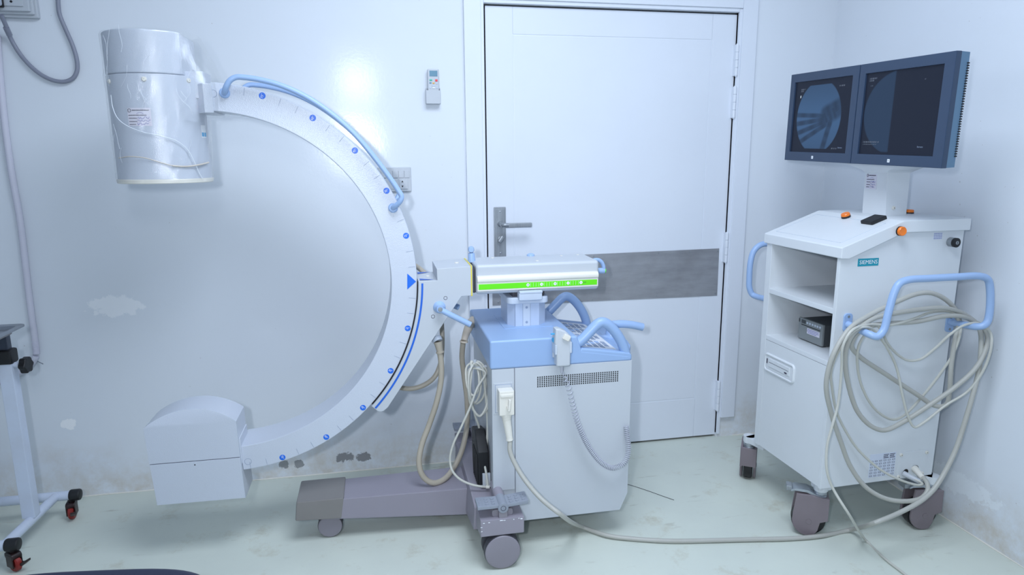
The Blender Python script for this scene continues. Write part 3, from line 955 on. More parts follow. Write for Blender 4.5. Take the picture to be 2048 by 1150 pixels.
for i, (x, n_) in enumerate(((0.531, '20'), (0.582, '15'), (0.633, '10'), (0.6825, '5'), (0.732, '0'))):
    z = 0.9492
    g = G().cyl((x, -0.6005, z), (x, -0.6014, z), 0.0058, n=22)
    g.add(text_bm(n_, 0.007, frame((x, -0.6017, z), (1, 0, 0), (0, 0, 1))), 1)
    g.build('scale_number', [M['ink'], M['text']], car)
g = G()
for i in range(1, 20):
    if i % 5:
        x = 0.531 + i * 0.01005
        G().box(x - 0.0003, x + 0.0003, -0.6012, -0.60, 0.942, 0.956, 0).build('scale_tick', M['ink'], car)
G().add(text_bm('cm', 0.010, frame((0.746, -0.6012, 0.9495), (1, 0, 0), (0, 0, 1)))).build('unit_text', M['text'], car)
for x, y in ((0.43, -0.43), (0.58, -0.54), (0.70, -0.44), (0.77, -0.43)):
    G().cyl((x, y, 1.026), (x, y, 1.0285), 0.006, n=18, bev=0.0008).build('cap_screw', M['cream'], car)
kn = G().lathe([(0, 0), (0.0145, 0), (0.0125, 0.028), (0.0105, 0.034), (0, 0.036)], (0.343, -0.475, 1.022), (0, 0, 1), 24)
kn.lathe([(0, -0.014), (0.009, -0.014), (0.0115, -0.010), (0.0115, 0.010), (0.009, 0.014), (0, 0.014)], (0.342, -0.475, 1.069), (0.1, 1, 0), 24)
kn.build('release_knob', M['bluebar'], mach)
kn = G().tube([(0.803, -0.49, 1.008), (0.825, -0.49, 1.014), (0.838, -0.49, 1.012), (0.850, -0.49, 1.002), (0.857, -0.49, 0.985), (0.857, -0.49, 0.972)], 0.0075, 14)
kn.cyl((0.803, -0.49, 0.972), (0.862, -0.49, 0.970), 0.011, n=20, bev=0.003)
kn = kn.build('carriage_lock_lever', M['bluebar'], mach)
G().cyl((0.860, -0.49, 0.970), (0.8655, -0.49, 0.970), 0.009, n=20, bev=0.002).build('green_tip', M['green'], kn)
G().lathe([(0.016, 0), (0.015, 0.006), (0.009, 0.010), (0, 0.011)], (0.585, -0.41, 1.026), (0, 0, 1), 24).build('rear_release_knob', M['bluebar'], mach)

# lift column
colm = G().prism([(0.462, -0.555), (0.487, -0.585), (0.577, -0.585), (0.607, -0.553), (0.607, -0.425), (0.58, -0.395), (0.49, -0.395), (0.462, -0.425)], 'z', 0.786, 0.878, 0.001).build('lift_column', M['alu'], mach)
G().prism(rrect(0.4565, 0.6125, -0.592, -0.39, 0.022), 'z', 0.8765, 0.901, 0.004).build('column_collar', M['lgrey'], colm)
g = G()
for x in (0.4855, 0.5145, 0.5435, 0.5775):
    g.box(x - 0.0004, x + 0.0004, -0.5855, -0.58, 0.79, 0.877, 0)
g.build('panel_joints', M['keygrey'], colm)
G().box(0.5155, 0.5425, -0.5862, -0.58, 0.789, 0.876, 0.0008).build('indicator_strip', M['lgrey'], colm)
for z in (0.862, 0.806):
    G().cyl((0.529, -0.5858, z), (0.529, -0.5868, z), 0.0048, n=18, bev=0.0004).build('lift_button', M['skyblue'] if False else M['keygrey'], colm)
G().box(0.478, 0.60, -0.575, -0.405, 0.90, 0.921, 0.004).build('carriage_bearing', M['dgrey'], mach)
G().box(0.495, 0.582, -0.613, -0.575, 0.893, 0.922, 0.004).box(0.4965, 0.5835, -0.615, -0.585, 0.918, 0.929, 0.004).build('scale_pointer_block', M['lgrey'], mach)
G().prism(rrect(0.440, 0.628, -0.607, -0.375, 0.01), 'z', 0.7885, 0.7922, 0.001).build('column_base_frame', M['blue'], mach)

# console cover
KY0, KY1 = -0.76, -0.255
poly = [(0.361, 0.688), (0.361, 0.79), (0.672, 0.79), (0.690, 0.736), (0.862, 0.708), (0.877, 0.702), (0.877, 0.686)]
cc = G().prism(poly, 'y', KY0, KY1, 0.008, 3, capbev='all').build('console_cover', M['blue'], mach)
cc['label'] = 'pale blue console cover'
for y, s in ((-0.738, 1), (-0.277, -1)):
    g = G().tube([(0.664, y, 0.752), (0.690, y, 0.765), (0.722, y, 0.795), (0.752, y, 0.823), (0.768, y, 0.829), (0.786, y, 0.823), (0.815, y, 0.796), (0.841, y, 0.757), (0.858, y, 0.715), (0.862, y, 0.692)], [0.017, 0.0185, 0.0185, 0.0185, 0.0185, 0.0185, 0.0185, 0.0185, 0.0185, 0.0185, 0.0185], 20, 8)
    g.build('side_grip', M['blue'], cc)
G().prism([(0.676, 0.728), (0.690, 0.744), (0.868, 0.716), (0.877, 0.706), (0.877, 0.69), (0.68, 0.69)], 'y', KY0 + 0.001, KY0 + 0.034, 0.006, 3).build('front_ledge', M['blue'], cc)
# keypad
kpA = Vector((0.693, 0, 0.7370))
slope = Vector((0.862 - 0.690, 0, 0.708 - 0.736)).normalized()
nrm = Vector((-slope.z, 0, slope.x))
km = frame((0.690, -0.49, 0.7365), slope, (0, 1, 0))
pad = G().prism(rrect(0.006, 0.150, -0.226, 0.168, 0.010), 'z', -0.0005, 0.0025, 0.0008, mx=km).build('keypad', M['keywhite'], mach)
pad['label'] = 'control keypad with grey blue keys'
for (u0, v0, nu, nv) in ((0.018, -0.208, 5, 4), (0.018, -0.098, 5, 3), (0.018, -0.005, 5, 3), (0.018, 0.078, 5, 3)):
    for i in range(nu):
        for j in range(nv):
            if (i, j) in ((4, 0), (0, 2)):
                continue
            u, v = u0 + i * 0.0245, v0 + j * 0.0235
            m_ = M['keygrey'] if (i * 3 + j) % 4 else M['bluebar']
            G().box(u, u + 0.017, v, v + 0.017, 0.002, 0.0042, 0.0008, 1, mx=km).build('key', m_, pad)
# steering lever
bul = [(0.862, -0.715), (0.895, -0.69), (0.922, -0.63), (0.935, -0.56), (0.938, -0.5), (0.934, -0.43), (0.918, -0.36), (0.893, -0.31), (0.862, -0.285)]
G().prism([(0.80, -0.30), (0.80, -0.70)] + bul, 'z', 0.686, 0.7055, 0.004).build('deck_edge', M['blue'], cc)
g = G().lathe([(0, 0), (0.036, 0), (0.036, 0.005), (0.024, 0.010), (0.0215, 0.018), (0.0195, 0.045), (0.0, 0.05)], (0.890, -0.50, 0.7045), (0, 0, 1), 32)
sl = G().tube([(0.866, -0.50, 0.750), (0.885, -0.50, 0.754), (0.93, -0.50, 0.755), (0.975, -0.50, 0.749), (1.022, -0.50, 0.737)], 0.0155, 20, 8)
g.add(sl.bm)
g.build('steering_lever', M['bluebar'], mach)

# white body under the console
body = G()
body.box(0.374, 0.872, -0.752, -0.262, 0.185, 0.689, 0.003).box(0.45, 0.86, -0.74, -0.28, 0.10, 0.19, 0.003)
body = body.build('body_cabinet', M['white'], mach)
body['label'] = 'white body cabinet under the console'
G().box(0.3665, 0.4465, -0.7575, -0.73, 0.232, 0.688, 0.003).build('corner_panel', M['white'], body)
sp = G().prism([(0.448, 0.1065), (0.846, 0.1065), (0.874, 0.172), (0.877, 0.688), (0.448, 0.688)], 'y', -0.7605, -0.745, 0.002).build('side_panel', M['white'], body)
g = G()
for i in range(38):
    for j in range(6):
        x = 0.5295 + i * 0.00795
        z = 0.6495 - j * 0.0069
        g.box(x - 0.0022, x + 0.0022, -0.7611, -0.76, z - 0.0022, z + 0.0022, 0)
v = g.build('vent_holes', M['black'], sp)
sk = G()
sk.box(0.3725, 0.4405, -0.7595, -0.756, 0.524, 0.638, 0.001)
sk.box(0.3770, 0.4360, -0.7602, -0.759, 0.5295, 0.6325, 0.001, mi=1).box(0.3785, 0.4345, -0.7606, -0.759, 0.531, 0.631, 0.001)
sk.build('socket_frame', [M['white'], M['keygrey']], body)
# cable hook on the left of the body
G().tube([(0.374, -0.60, 0.652), (0.352, -0.60, 0.648), (0.338, -0.60, 0.652), (0.331, -0.60, 0.668), (0.331, -0.60, 0.678)], 0.006, 10).build('cable_hook', M['white'], body)

# wheeled base
xb = G()
xb.loft([[(0.302, -0.872, 0.128), (0.455, -0.872, 0.128), (0.455, -0.872, 0.190), (0.302, -0.872, 0.190)],
         [(0.300, -0.76, 0.11), (0.455, -0.76, 0.11), (0.455, -0.76, 0.192), (0.300, -0.76, 0.192)]], bev=0.004)
xb.loft([[(0.290, -0.775, 0.10), (0.46, -0.775, 0.10), (0.46, -0.775, 0.188), (0.295, -0.775, 0.188)],
         [(0.285, -0.62, 0.075), (0.46, -0.62, 0.075), (0.46, -0.62, 0.205), (0.295, -0.62, 0.205)],
         [(0.285, -0.36, 0.075), (0.46, -0.36, 0.075), (0.46, -0.36, 0.205), (0.295, -0.36, 0.205)],
         [(0.290, -0.205, 0.10), (0.46, -0.205, 0.10), (0.46, -0.205, 0.188), (0.295, -0.205, 0.188)]], bev=0.006)
xb.loft([[(0.300, -0.22, 0.11), (0.455, -0.22, 0.11), (0.455, -0.22, 0.192), (0.300, -0.22, 0.192)],
         [(0.302, -0.108, 0.128), (0.455, -0.108, 0.128), (0.455, -0.108, 0.190), (0.302, -0.108, 0.190)]], bev=0.004)
xb = xb.build('crossbar', M['lilac'], mach)
xb['label'] = 'lilac grey base crossbar with chipped paint'
g = G()
random.seed(11)
for (x, z) in ((0.313, 0.180), (0.332, 0.181), (0.375, 0.184), (0.385, 0.183), (0.418, 0.183), (0.436, 0.185), (0.445, 0.182), (0.306, 0.165), (0.3055, 0.15)):
    w, h = random.uniform(0.002, 0.007), random.uniform(0.001, 0.0025)
    pts = [(x + w * math.cos(a) * random.uniform(0.5, 1), z + h * math.sin(a) * random.uniform(0.5, 1)) for a in [q * PI / 4 for q in range(8)]]
    g.prism(pts, 'y', -0.8727, -0.8715)
g.build('paint_chips', M['ink'], xb)
lg = G().loft([[(-0.33, -0.567, 0.094), (-0.33, -0.413, 0.094), (-0.33, -0.413, 0.168), (-0.33, -0.567, 0.168)],
               [(0.30, -0.598, 0.060), (0.30, -0.405, 0.060), (0.30, -0.405, 0.172), (0.30, -0.598, 0.172)]], bev=0.006)
lg = lg.build('base_leg', M['lilac'], mach)
lg['label'] = 'long lilac grey base leg pointing left'
G().loft([[(-0.342, -0.577, 0.098), (-0.333, -0.577, 0.174), (-0.163, -0.577, 0.174), (-0.176, -0.577, 0.090)],
          [(-0.342, -0.403, 0.098), (-0.333, -0.403, 0.174), (-0.163, -0.403, 0.174), (-0.176, -0.403, 0.090)]], bev=0.006).build('end_cap', M['taupe'], lg)
def twin_caster(name, c, r, w, fx, label=None):
    """twin wheel caster: c wheel centre, axis along y"""
    hub = G().box(c[0] - r * 0.5, c[0] + r * 0.5, c[1] - 0.012, c[1] + 0.012, c[2], c[2] + r + fx, 0.004).build(name, M['dgrey'], mach)
    for s in (-1, 1):
        y0 = c[1] + s * 0.010
        g = G().lathe([(0, 0), (r - 0.006, 0), (r - 0.001, 0.003), (r, 0.008), (r, w - 0.008), (r - 0.002, w - 0.003)], (c[0], y0, c[2]), (0, s, 0), 48)
        g.lathe([(r - 0.002, w - 0.003), (r - 0.004, w), (r - 0.012, w + 0.002), (0, w + 0.002)], (c[0], y0, c[2]), (0, s, 0), 48, 1)
        g.build('wheel', [M['dgrey'], M['wheel']], hub)
    return hub
twin_caster('caster', (0.378, -0.832, 0.064), 0.064, 0.034, -0.002)
twin_caster('caster', (-0.222, -0.512, 0.046), 0.046, 0.024, 0.006)
twin_caster('caster', (0.378, -0.15, 0.064), 0.064, 0.034, -0.002)
twin_caster('caster', (0.78, -0.49, 0.05), 0.05, 0.03, 0.002)
# foot pedals
def pedal(sign):
    def Yp(y):
        return YC + sign * (y - YC)
    g = G()
    y0, y1 = sorted((Yp(-0.868), Yp(-0.80)))
    g.prism([(0.294, 0.2275), (0.373, 0.2275), (0.373, 0.2385), (0.294, 0.2405)], 'y', y0, y1, 0.002)
    g.prism([(0.391, 0.2275), (0.470, 0.2335), (0.470, 0.2465), (0.391, 0.2385)], 'y', y0, y1, 0.002)
    for s, xs in ((0, (0.306, 0.328, 0.350)), (1, (0.412, 0.434, 0.456))):
        for x in xs:
            for yy in (-0.853, -0.836, -0.819):
                z = 0.2395 if s == 0 else 0.2385 + (x - 0.391) * 0.1
                g.cyl((x, Yp(yy), z - 0.001), (x, Yp(yy), z + 0.002), 0.0062, n=14, bev=0.0008)
    pl = g.build('foot_pedal', M['pedal'], mach)
    g = G().cyl((0.382, Yp(-0.872), 0.228), (0.382, Yp(-0.80), 0.229), 0.0185, n=28, bev=0.002)
    g.build('pedal_hub', M['pedal'], pl)
    g = G().cyl((0.382, Yp(-0.80), 0.229), (0.382, Yp(-0.70), 0.236), 0.0185, n=28, bev=0.004)
    g.box(0.366, 0.398, min(Yp(-0.79), Yp(-0.72)), max(Yp(-0.79), Yp(-0.72)), 0.18, 0.225, 0.004)
    g.build('pedal_shaft', M['lilac'], pl)
    g = G().box(0.367, 0.397, min(Yp(-0.868), Yp(-0.835)), max(Yp(-0.868), Yp(-0.835)), 0.186, 0.214, 0.002)
    g.prism(rrect(0.345, 0.419, 0.190, 0.216, 0.009), 'y', min(Yp(-0.855), Yp(-0.83)), max(Yp(-0.855), Yp(-0.83)), 0.002)
    g.build('pedal_bracket', M['wheel'], pl)
    G().ring((0.382, Yp(-0.8725), 0.228), (0, 1, 0), 0.0085, 0.0007, m=6).build('pivot_ring', M['text'], pl)
pedal(1)
pedal(-1)
# black cable holder standing on the crossbar
g = G()
g.prism([(-0.66, 0.203), (-0.52, 0.203), (-0.50, 0.30), (-0.50, 0.38), (-0.58, 0.40), (-0.66, 0.34)], 'x', 0.327, 0.368, 0.006)
for i in range(7):
    g.box(0.324, 0.328, -0.655 + i * 0.016, -0.648 + i * 0.016, 0.21, 0.33, 0.001)
bk = g.build('black_foot_switch_holder', M['black'], mach)
G().box(0.342, 0.372, -0.672, -0.661, 0.205, 0.26, 0.002).box(0.336, 0.344, -0.672, -0.661, 0.205, 0.212, 0.001).build('white_bracket', M['white'], bk)

# ------------------------------------------------------------------ hand switch with coiled cord
hs = thing('hand_switch', 'white hand switch with a coiled cord hung on the pale blue console', 'hand switch', (0.606, -0.79, 0.70))
g = G()
prof = [(0.580, 0.832), (0.592, 0.834), (0.615, 0.824), (0.634, 0.806), (0.634, 0.775), (0.633, 0.702), (0.626, 0.698), (0.590, 0.698), (0.584, 0.703), (0.583, 0.765), (0.577, 0.785)]
g.prism(prof[::-1], 'y', -0.812, -0.7705, 0.007, 3)
sw = g.build('case', M['white'], hs)
G().box(0.578, 0.586, -0.812, -0.765, 0.742, 0.778, 0.003).box(0.630, 0.638, -0.812, -0.765, 0.745, 0.785, 0.003).box(0.580, 0.636, -0.770, -0.7605, 0.72, 0.80, 0.003).build('clip', M['lgrey'], hs)
G().box(-0.0125, 0.0125, -0.821, -0.80, -0.010, 0.010, 0.003, mx=Matrix.Translation((0.617, 0, 0.803)) @ Matrix.Rotation(0.5, 4, 'Y')).build('push_button', M['cream'], hs)
G().lathe([(0, 0), (0.0085, 0), (0.0085, 0.002), (0, 0.0028)], (0.5775, -0.79, 0.79), (-1, -0.3, 0), 18).build('side_button', M['skyblue'], hs)
G().box(0.566, 0.580, -0.80, -0.795, 0.811, 0.816, 0.001).build('blue_tie', M['skyblue'], hs)
# coiled cord
cp = spline([Vector(q) for q in [(0.608, -0.792, 0.7043), (0.61, -0.792, 0.677), (0.6169, -0.8, 0.6519), (0.6298, -0.8, 0.6181), (0.6412, -0.8, 0.5713), (0.6602, -0.8, 0.4992), (0.6888, -0.8, 0.4252), (0.7214, -0.8, 0.3668), (0.7598, -0.8, 0.3206), (0.7982, -0.8, 0.2992), (0.8323, -0.8, 0.3074), (0.8526, -0.8, 0.3345), (0.8613, -0.79, 0.368), (0.8601, -0.775, 0.4102), (0.8602, -0.762, 0.4474)]], 30)
L = [0]
for a_, b_ in zip(cp, cp[1:]):
    L.append(L[-1] + (b_ - a_).length)
tot = L[-1]
def at(s_):
    for i in range(len(L) - 1):
        if L[i + 1] >= s_:
            f_ = (s_ - L[i]) / max(L[i + 1] - L[i], 1e-9)
            return cp[i].lerp(cp[i + 1], f_), (cp[i + 1] - cp[i]).normalized()
    return cp[-1], (cp[-1] - cp[-2]).normalized()
hel = []
s_, ph = 0.035, 0.0
lead = [at(x)[0] for x in (0.0, 0.012, 0.024)]
while s_ < tot - 0.004:
    q, t_ = at(s_)
    u_ = t_.cross(Vector((0, 1, 0))).normalized()
    w_ = t_.cross(u_)
    fr = s_ / tot
    pitch_ = 0.020 - 0.0132 * min(1, max(0, (fr - 0.06) / 0.38))
    R_ = 0.0085 * min(1, (s_ - 0.03) / 0.03)
    hel.append(q + (u_ * math.cos(ph) + w_ * math.sin(ph)) * R_)
    ph += 2 * PI / 11
    s_ += pitch_ / 11
G().tube(lead + hel, 0.0017, 7, 1).lathe([(0, 0), (0.006, 0), (0.005, 0.022), (0.0035, 0.030), (0, 0.03)], (0.607, -0.792, 0.70), (0, 0, -1), 16).build('coiled_cord', M['cordgrey'], hs)

# thin cable coiled on the hook
g = G()
hk = Vector((0.338, -0.60, 0.66))
random.seed(3)
pts = []
for k_ in range(5):
    w = (0.034, 0.046, 0.03, 0.05, 0.042)[k_]
    dpt = (0.15, 0.20, 0.12, 0.21, 0.17)[k_]
    yo = -0.60 - 0.012 + 0.006 * k_
    cx = hk.x + (-0.012, 0.004, -0.018, 0.006, -0.002)[k_]
    for q in range(8):
        a = PI / 2 - q * PI / 4
        zc = hk.z + 0.008 - dpt / 2
        pts.append((cx + w * math.cos(a) * (1.0 if a > -PI / 2 else 0.9) * 0.8, yo + 0.02 * math.sin(q * 0.8 + k_), zc + dpt / 2 * math.sin(a)))
tail = [(0.3665, -0.62, 0.6336), (0.3332, -0.64, 0.5855), (0.303, -0.65, 0.515), (0.2685, -0.65, 0.4409), (0.2377, -0.65, 0.3757), (0.2254, -0.65, 0.3221), (0.2307, -0.66, 0.283), (0.2546, -0.67, 0.2518), (0.2934, -0.68, 0.2308), (0.3325, -0.69, 0.2217), (0.3585, -0.69, 0.2169)]
g.tube(pts + tail, 0.0042, 10, 6)
tail2 = [(0.3221, -0.58, 0.5165), (0.3319, -0.57, 0.4524), (0.347, -0.565, 0.3989), (0.3459, -0.565, 0.328), (0.3455, -0.6, 0.2828), (0.3521, -0.64, 0.2507), (0.3567, -0.69, 0.2211)]
g.tube([pts[20]] + tail2, 0.0042, 10, 6)
g.tube([pts[33]] + [(0.37, -0.6, 0.5199), (0.3743, -0.6, 0.4208), (0.364, -0.62, 0.3305), (0.3529, -0.64, 0.3047), (0.355, -0.67, 0.2649), (0.3585, -0.69, 0.2208)], 0.0042, 10, 6)
cc_ = g.build('coiled_cable', M['thin'])
tag(cc_, 'thin off-white cable looped on the hook at the left of the pale blue console', 'cable')
G().cyl((0.351, -0.69, 0.2177), (0.3641, -0.69, 0.2163), 0.0065, n=14, bev=0.001).build('cable_plug', M['cream'], cc_)

# ------------------------------------------------------------------ monitor cart
CO, TH = Vector((1.539, -0.954, 0)), 0.0278
cart = thing('monitor_cart', 'white wheeled workstation cart with two dark monitors, beside the right wall', 'medical cart', CO, TH, local=True)
WD, DP, ZB = 0.492, 0.425, 0.213
g = G()
sidep = [(0.0, ZB), (0.484, ZB), (0.497, 1.15), (0.238, 1.15), (0.0, 1.066)]
g.prism(sidep, 'y', 0.0, 0.016, 0.002)
g.prism(sidep, 'y', DP - 0.034, DP, 0.002)
g.box(0.47, 0.49, 0.01, DP - 0.01, ZB, 1.15, 0.002)
g.box(0.006, 0.475, 0.012, DP - 0.03, ZB, ZB + 0.02, 0.001)
car_ = g.build('carcass', M['cartwhite'], cart)
fp_ = G().box(0.001, 0.016, 0.0165, DP - 0.0345, ZB + 0.002, 0.672, 0.001).build('front_panel', M['cartwhite'], cart)
G().box(0.0005, 0.47, 0.014, DP - 0.033, 0.673, 0.692, 0.002).build('shelf', M['cartwhite'], cart)
G().box(0.0005, 0.47, 0.014, DP - 0.033, 0.864, 0.884, 0.002).build('shelf', M['cartwhite'], cart)
cov = [(-0.008, 1.062), (0.024, 1.060), (0.236, 1.143), (0.508, 1.143), (0.508, 1.185), (0.230, 1.185), (-0.008, 1.100)]
tc_ = G().prism(cov, 'y', -0.014, DP + 0.012, 0.004, capbev='all').build('top_cover', M['cartwhite'], cart)
tc_['label'] = 'sloping white top cover'
sl_ = Vector((0.238, 0, 0.085)).normalized()
sm = frame((-0.008, 0, 1.1005), sl_, (0, 1, 0))
g = G()
for a_, b_ in (((0.03, 0.03), (0.03, 0.40)), ((0.03, 0.03), (0.215, 0.03)), ((0.03, 0.40), (0.215, 0.40)), ((0.215, 0.03), (0.215, 0.40))):
    g.cyl(sm @ Vector((*a_, 0)), sm @ Vector((*b_, 0)), 0.0006, n=6)
g.build('panel_joint', M['lgrey'], tc_)
def puck(o, d, name='indicator_lamp'):
    r = G().lathe([(0, -0.002), (0.0165, -0.002), (0.0165, 0.004), (0.0155, 0.004)], o, d, 28, 1)
    r.lathe([(0.0158, 0.003), (0.0158, 0.011), (0.014, 0.0135), (0.011, 0.0125), (0, 0.012)], o, d, 28)
    return r.build(name, [M['orange'], M['black']], cart)
puck((0.214, -0.0155, 1.150), (0, -1, 0))
puck((0.199, 0.235, 1.178), (-0.34, 0, 0.94))
puck((0.46, 0.215, 1.186), (0, 0, 1))
G().prism(rrect(-0.032, 0.032, -0.029, 0.029, 0.004), 'z', -0.003, 0.012, 0.003, mx=frame((0.199, 0.092, 1.1745), sl_, (0, 1, 0))).build('remote_sensor', M['black'], cart)
# disc drive
def yz_ring(y0, y1, z0, z1, r, x):
    return [(x, y, z) for y, z in rrect(y0, y1, z0, z1, r, 4)]
dd = G().tube(yz_ring(0.198, 0.382, 0.551, 0.617, 0.012, 0.0), 0.0055, 8, 1, True)
dd.box(-0.002, 0.006, 0.204, 0.376, 0.556, 0.612, 0.002)
dd = dd.build('disc_drive', M['cartwhite'], fp_)
dd['label'] = 'disc drive in a rounded frame'
G().box(-0.0045, 0.0, 0.222, 0.356, 0.570, 0.604, 0.001).build('drive_tray', M['cartwhite'], fp_)
g = G().box(-0.0052, -0.004, 0.226, 0.352, 0.5885, 0.5895, 0).box(-0.0058, -0.004, 0.235, 0.25, 0.574, 0.58, 0.001).box(-0.0052, -0.0035, 0.364, 0.368, 0.58, 0.6, 0)
g.build('drive_slot', M['text'], fp_)
# side details
bd = G().box(0.070, 0.1525, -0.0012, 0.002, 1.031, 1.0575, 0.0003).build('name_badge', M['teal'], cart)
G().add(text_bm('SIEMENS', 0.0195, frame((0.1115, -0.0018, 1.0443), (1, 0, 0), (0, 0, 1)))).build('badge_lettering', M['ink'], bd)
lk_ = G().cyl((0.441, 0.0, 1.103), (0.441, -0.022, 1.103), 0.0165, n=28, bev=0.001).build('key_lock', M['lock'], cart)
G().lathe([(0.0165, 0), (0.0168, 0.008), (0.012, 0.0105), (0.007, 0.0105), (0.007, 0.0095), (0, 0.0095)], (0.441, -0.020, 1.103), (0, -1, 0), 28).build('lock_collar', M['black'], lk_)
G().cyl((0.441, -0.0295, 1.103), (0.441, -0.031, 1.103), 0.0062, n=18).box(0.440, 0.442, -0.0315, -0.03, 1.099, 1.107, 0, mi=1).build('key_slot', [M['lock'], M['black']], lk_)
def side_sheet(name, x0, x1, z0, z1, rows, cols, head, mbase, mink):
    g = G().box(x0, x1, -0.0008, 0.001, z0, z1, 0)
    for r in range(rows):
        for c in range(cols):
            cw, ch = (x1 - x0) / cols, (z1 - z0 - head) / rows
            a, b_ = x0 + c * cw, z0 + r * ch
            m, q = 0.2, 0.28
            X0, X1, Z0, Z1 = a + cw * m, a + cw * (1 - m), b_ + ch * q, b_ + ch * (1 - q)
            e_ = 0.0006
            for bx in ((X0, X1, Z0, Z0 + e_), (X0, X1, Z1 - e_, Z1), (X0, X0 + e_, Z0, Z1), (X1 - e_, X1, Z0, Z1)):
                g.box(bx[0], bx[1], -0.0013, -0.0007, bx[2], bx[3], 0, mi=1)
    if head:
        for c in range(2):
            a = x0 + (x1 - x0) * (0.52 + 0.24 * c)
            g.box(a, a + (x1 - x0) * 0.2, -0.0013, -0.0007, z1 - head * 0.9, z1 - head * 0.78, 0, mi=1)
            g.box(a, a + (x1 - x0) * 0.2, -0.0013, -0.0007, z1 - head * 0.3, z1 - head * 0.2, 0, mi=1)
            for w in range(4):
                g.box(a + w * 0.005, a + w * 0.005 + 0.0035, -0.0013, -0.0007, z1 - head * 0.62, z1 - head * 0.45, 0, mi=1)
    return g.build(name, [mbase, mink], cart)
side_sheet('settings_sheet', 0.200, 0.312, 0.234, 0.325, 6, 6, 0.022, M['paperblue'], M['text'])
side_sheet('barcode_label', 0.369, 0.404, 1.114, 1.137, 4, 5, 0, M['paperblue'], M['pen'])
cp_ = G().box(0.326, 0.452, -0.0022, 0.001, 0.218, 0.318, 0.0008).build('cable_entry_panel', M['cartwhite'], cart)
for x, z in ((0.333, 0.311), (0.446, 0.309), (0.331, 0.224), (0.436, 0.226)):
    g = G().lathe([(0.0068, 0), (0.006, 0.004), (0.0022, 0.005), (0, 0.005)], (x, -0.002, z), (0, -1, 0), 18)
    g.cyl((x, -0.0065, z), (x, -0.0073, z), 0.0015, n=8, mi=1)
    g.build('cap_screw', [M['cream'], M['black']], cp_)
for x, z, r in ((0.362, 0.240, 0.011), (0.404, 0.247, 0.014)):
    G().cyl((x, -0.0018, z), (x, -0.003, z), r, n=24).build('cable_hole', M['black'], cp_)
# handles
def cart_handle(s):
    def q(y):
        return y if s < 0 else DP - y
    P = [(0.049, 0, 0.829), (0.049, -0.07, 0.824), (0.053, -0.105, 0.819), (0.070, -0.12, 0.815), (0.092, -0.12, 0.835), (0.104, -0.12, 0.895), (0.119, -0.12, 0.962), (0.135, -0.12, 0.990), (0.168, -0.12, 1.001), (0.25, -0.12, 1.002), (0.36, -0.12, 1.002), (0.455, -0.12, 1.000), (0.490, -0.12, 0.987), (0.506, -0.12, 0.950), (0.516, -0.12, 0.865), (0.511, -0.12, 0.836), (0.497, -0.119, 0.824), (0.486, -0.105, 0.818), (0.480, -0.07, 0.815), (0.479, 0, 0.810)]
    if s > 0:
        P = [(0.062, 0, 0.818), (0.062, -0.08, 0.814), (0.058, -0.14, 0.812), (0.050, -0.158, 0.818), (0.038, -0.163, 0.845), (0.034, -0.163, 0.89), (0.036, -0.163, 0.965), (0.048, -0.163, 1.005), (0.075, -0.163, 1.029), (0.12, -0.163, 1.036), (0.25, -0.163, 1.036), (0.36, -0.163, 1.034), (0.44, -0.163, 1.030), (0.480, -0.163, 1.012), (0.494, -0.163, 0.97), (0.500, -0.163, 0.875), (0.496, -0.16, 0.84), (0.488, -0.14, 0.818), (0.480, -0.08, 0.812), (0.479, 0, 0.810)]
    h = G().tube([(x, q(y), z) for x, y, z in P], 0.0122, 20, 8).build('grab_handle', M['bluebar'], cart)
    for x, z in ((0.049, 0.835), (0.479, 0.806)):
        g = G().prism(rrect(x - 0.017, x + 0.017, z - 0.033, z + 0.033, 0.012), 'y', *sorted((q(-0.006), q(0.0))), 0.0015)
        for dz in (-0.022, 0.022):
            g.cyl((x, q(-0.0055), z + dz), (x, q(-0.0075), z + dz), 0.0045, n=14, mi=1)
        g.build('mounting_plate', [M['bluebar'], M['lock']], h)
cart_handle(-1)
cart_handle(1)
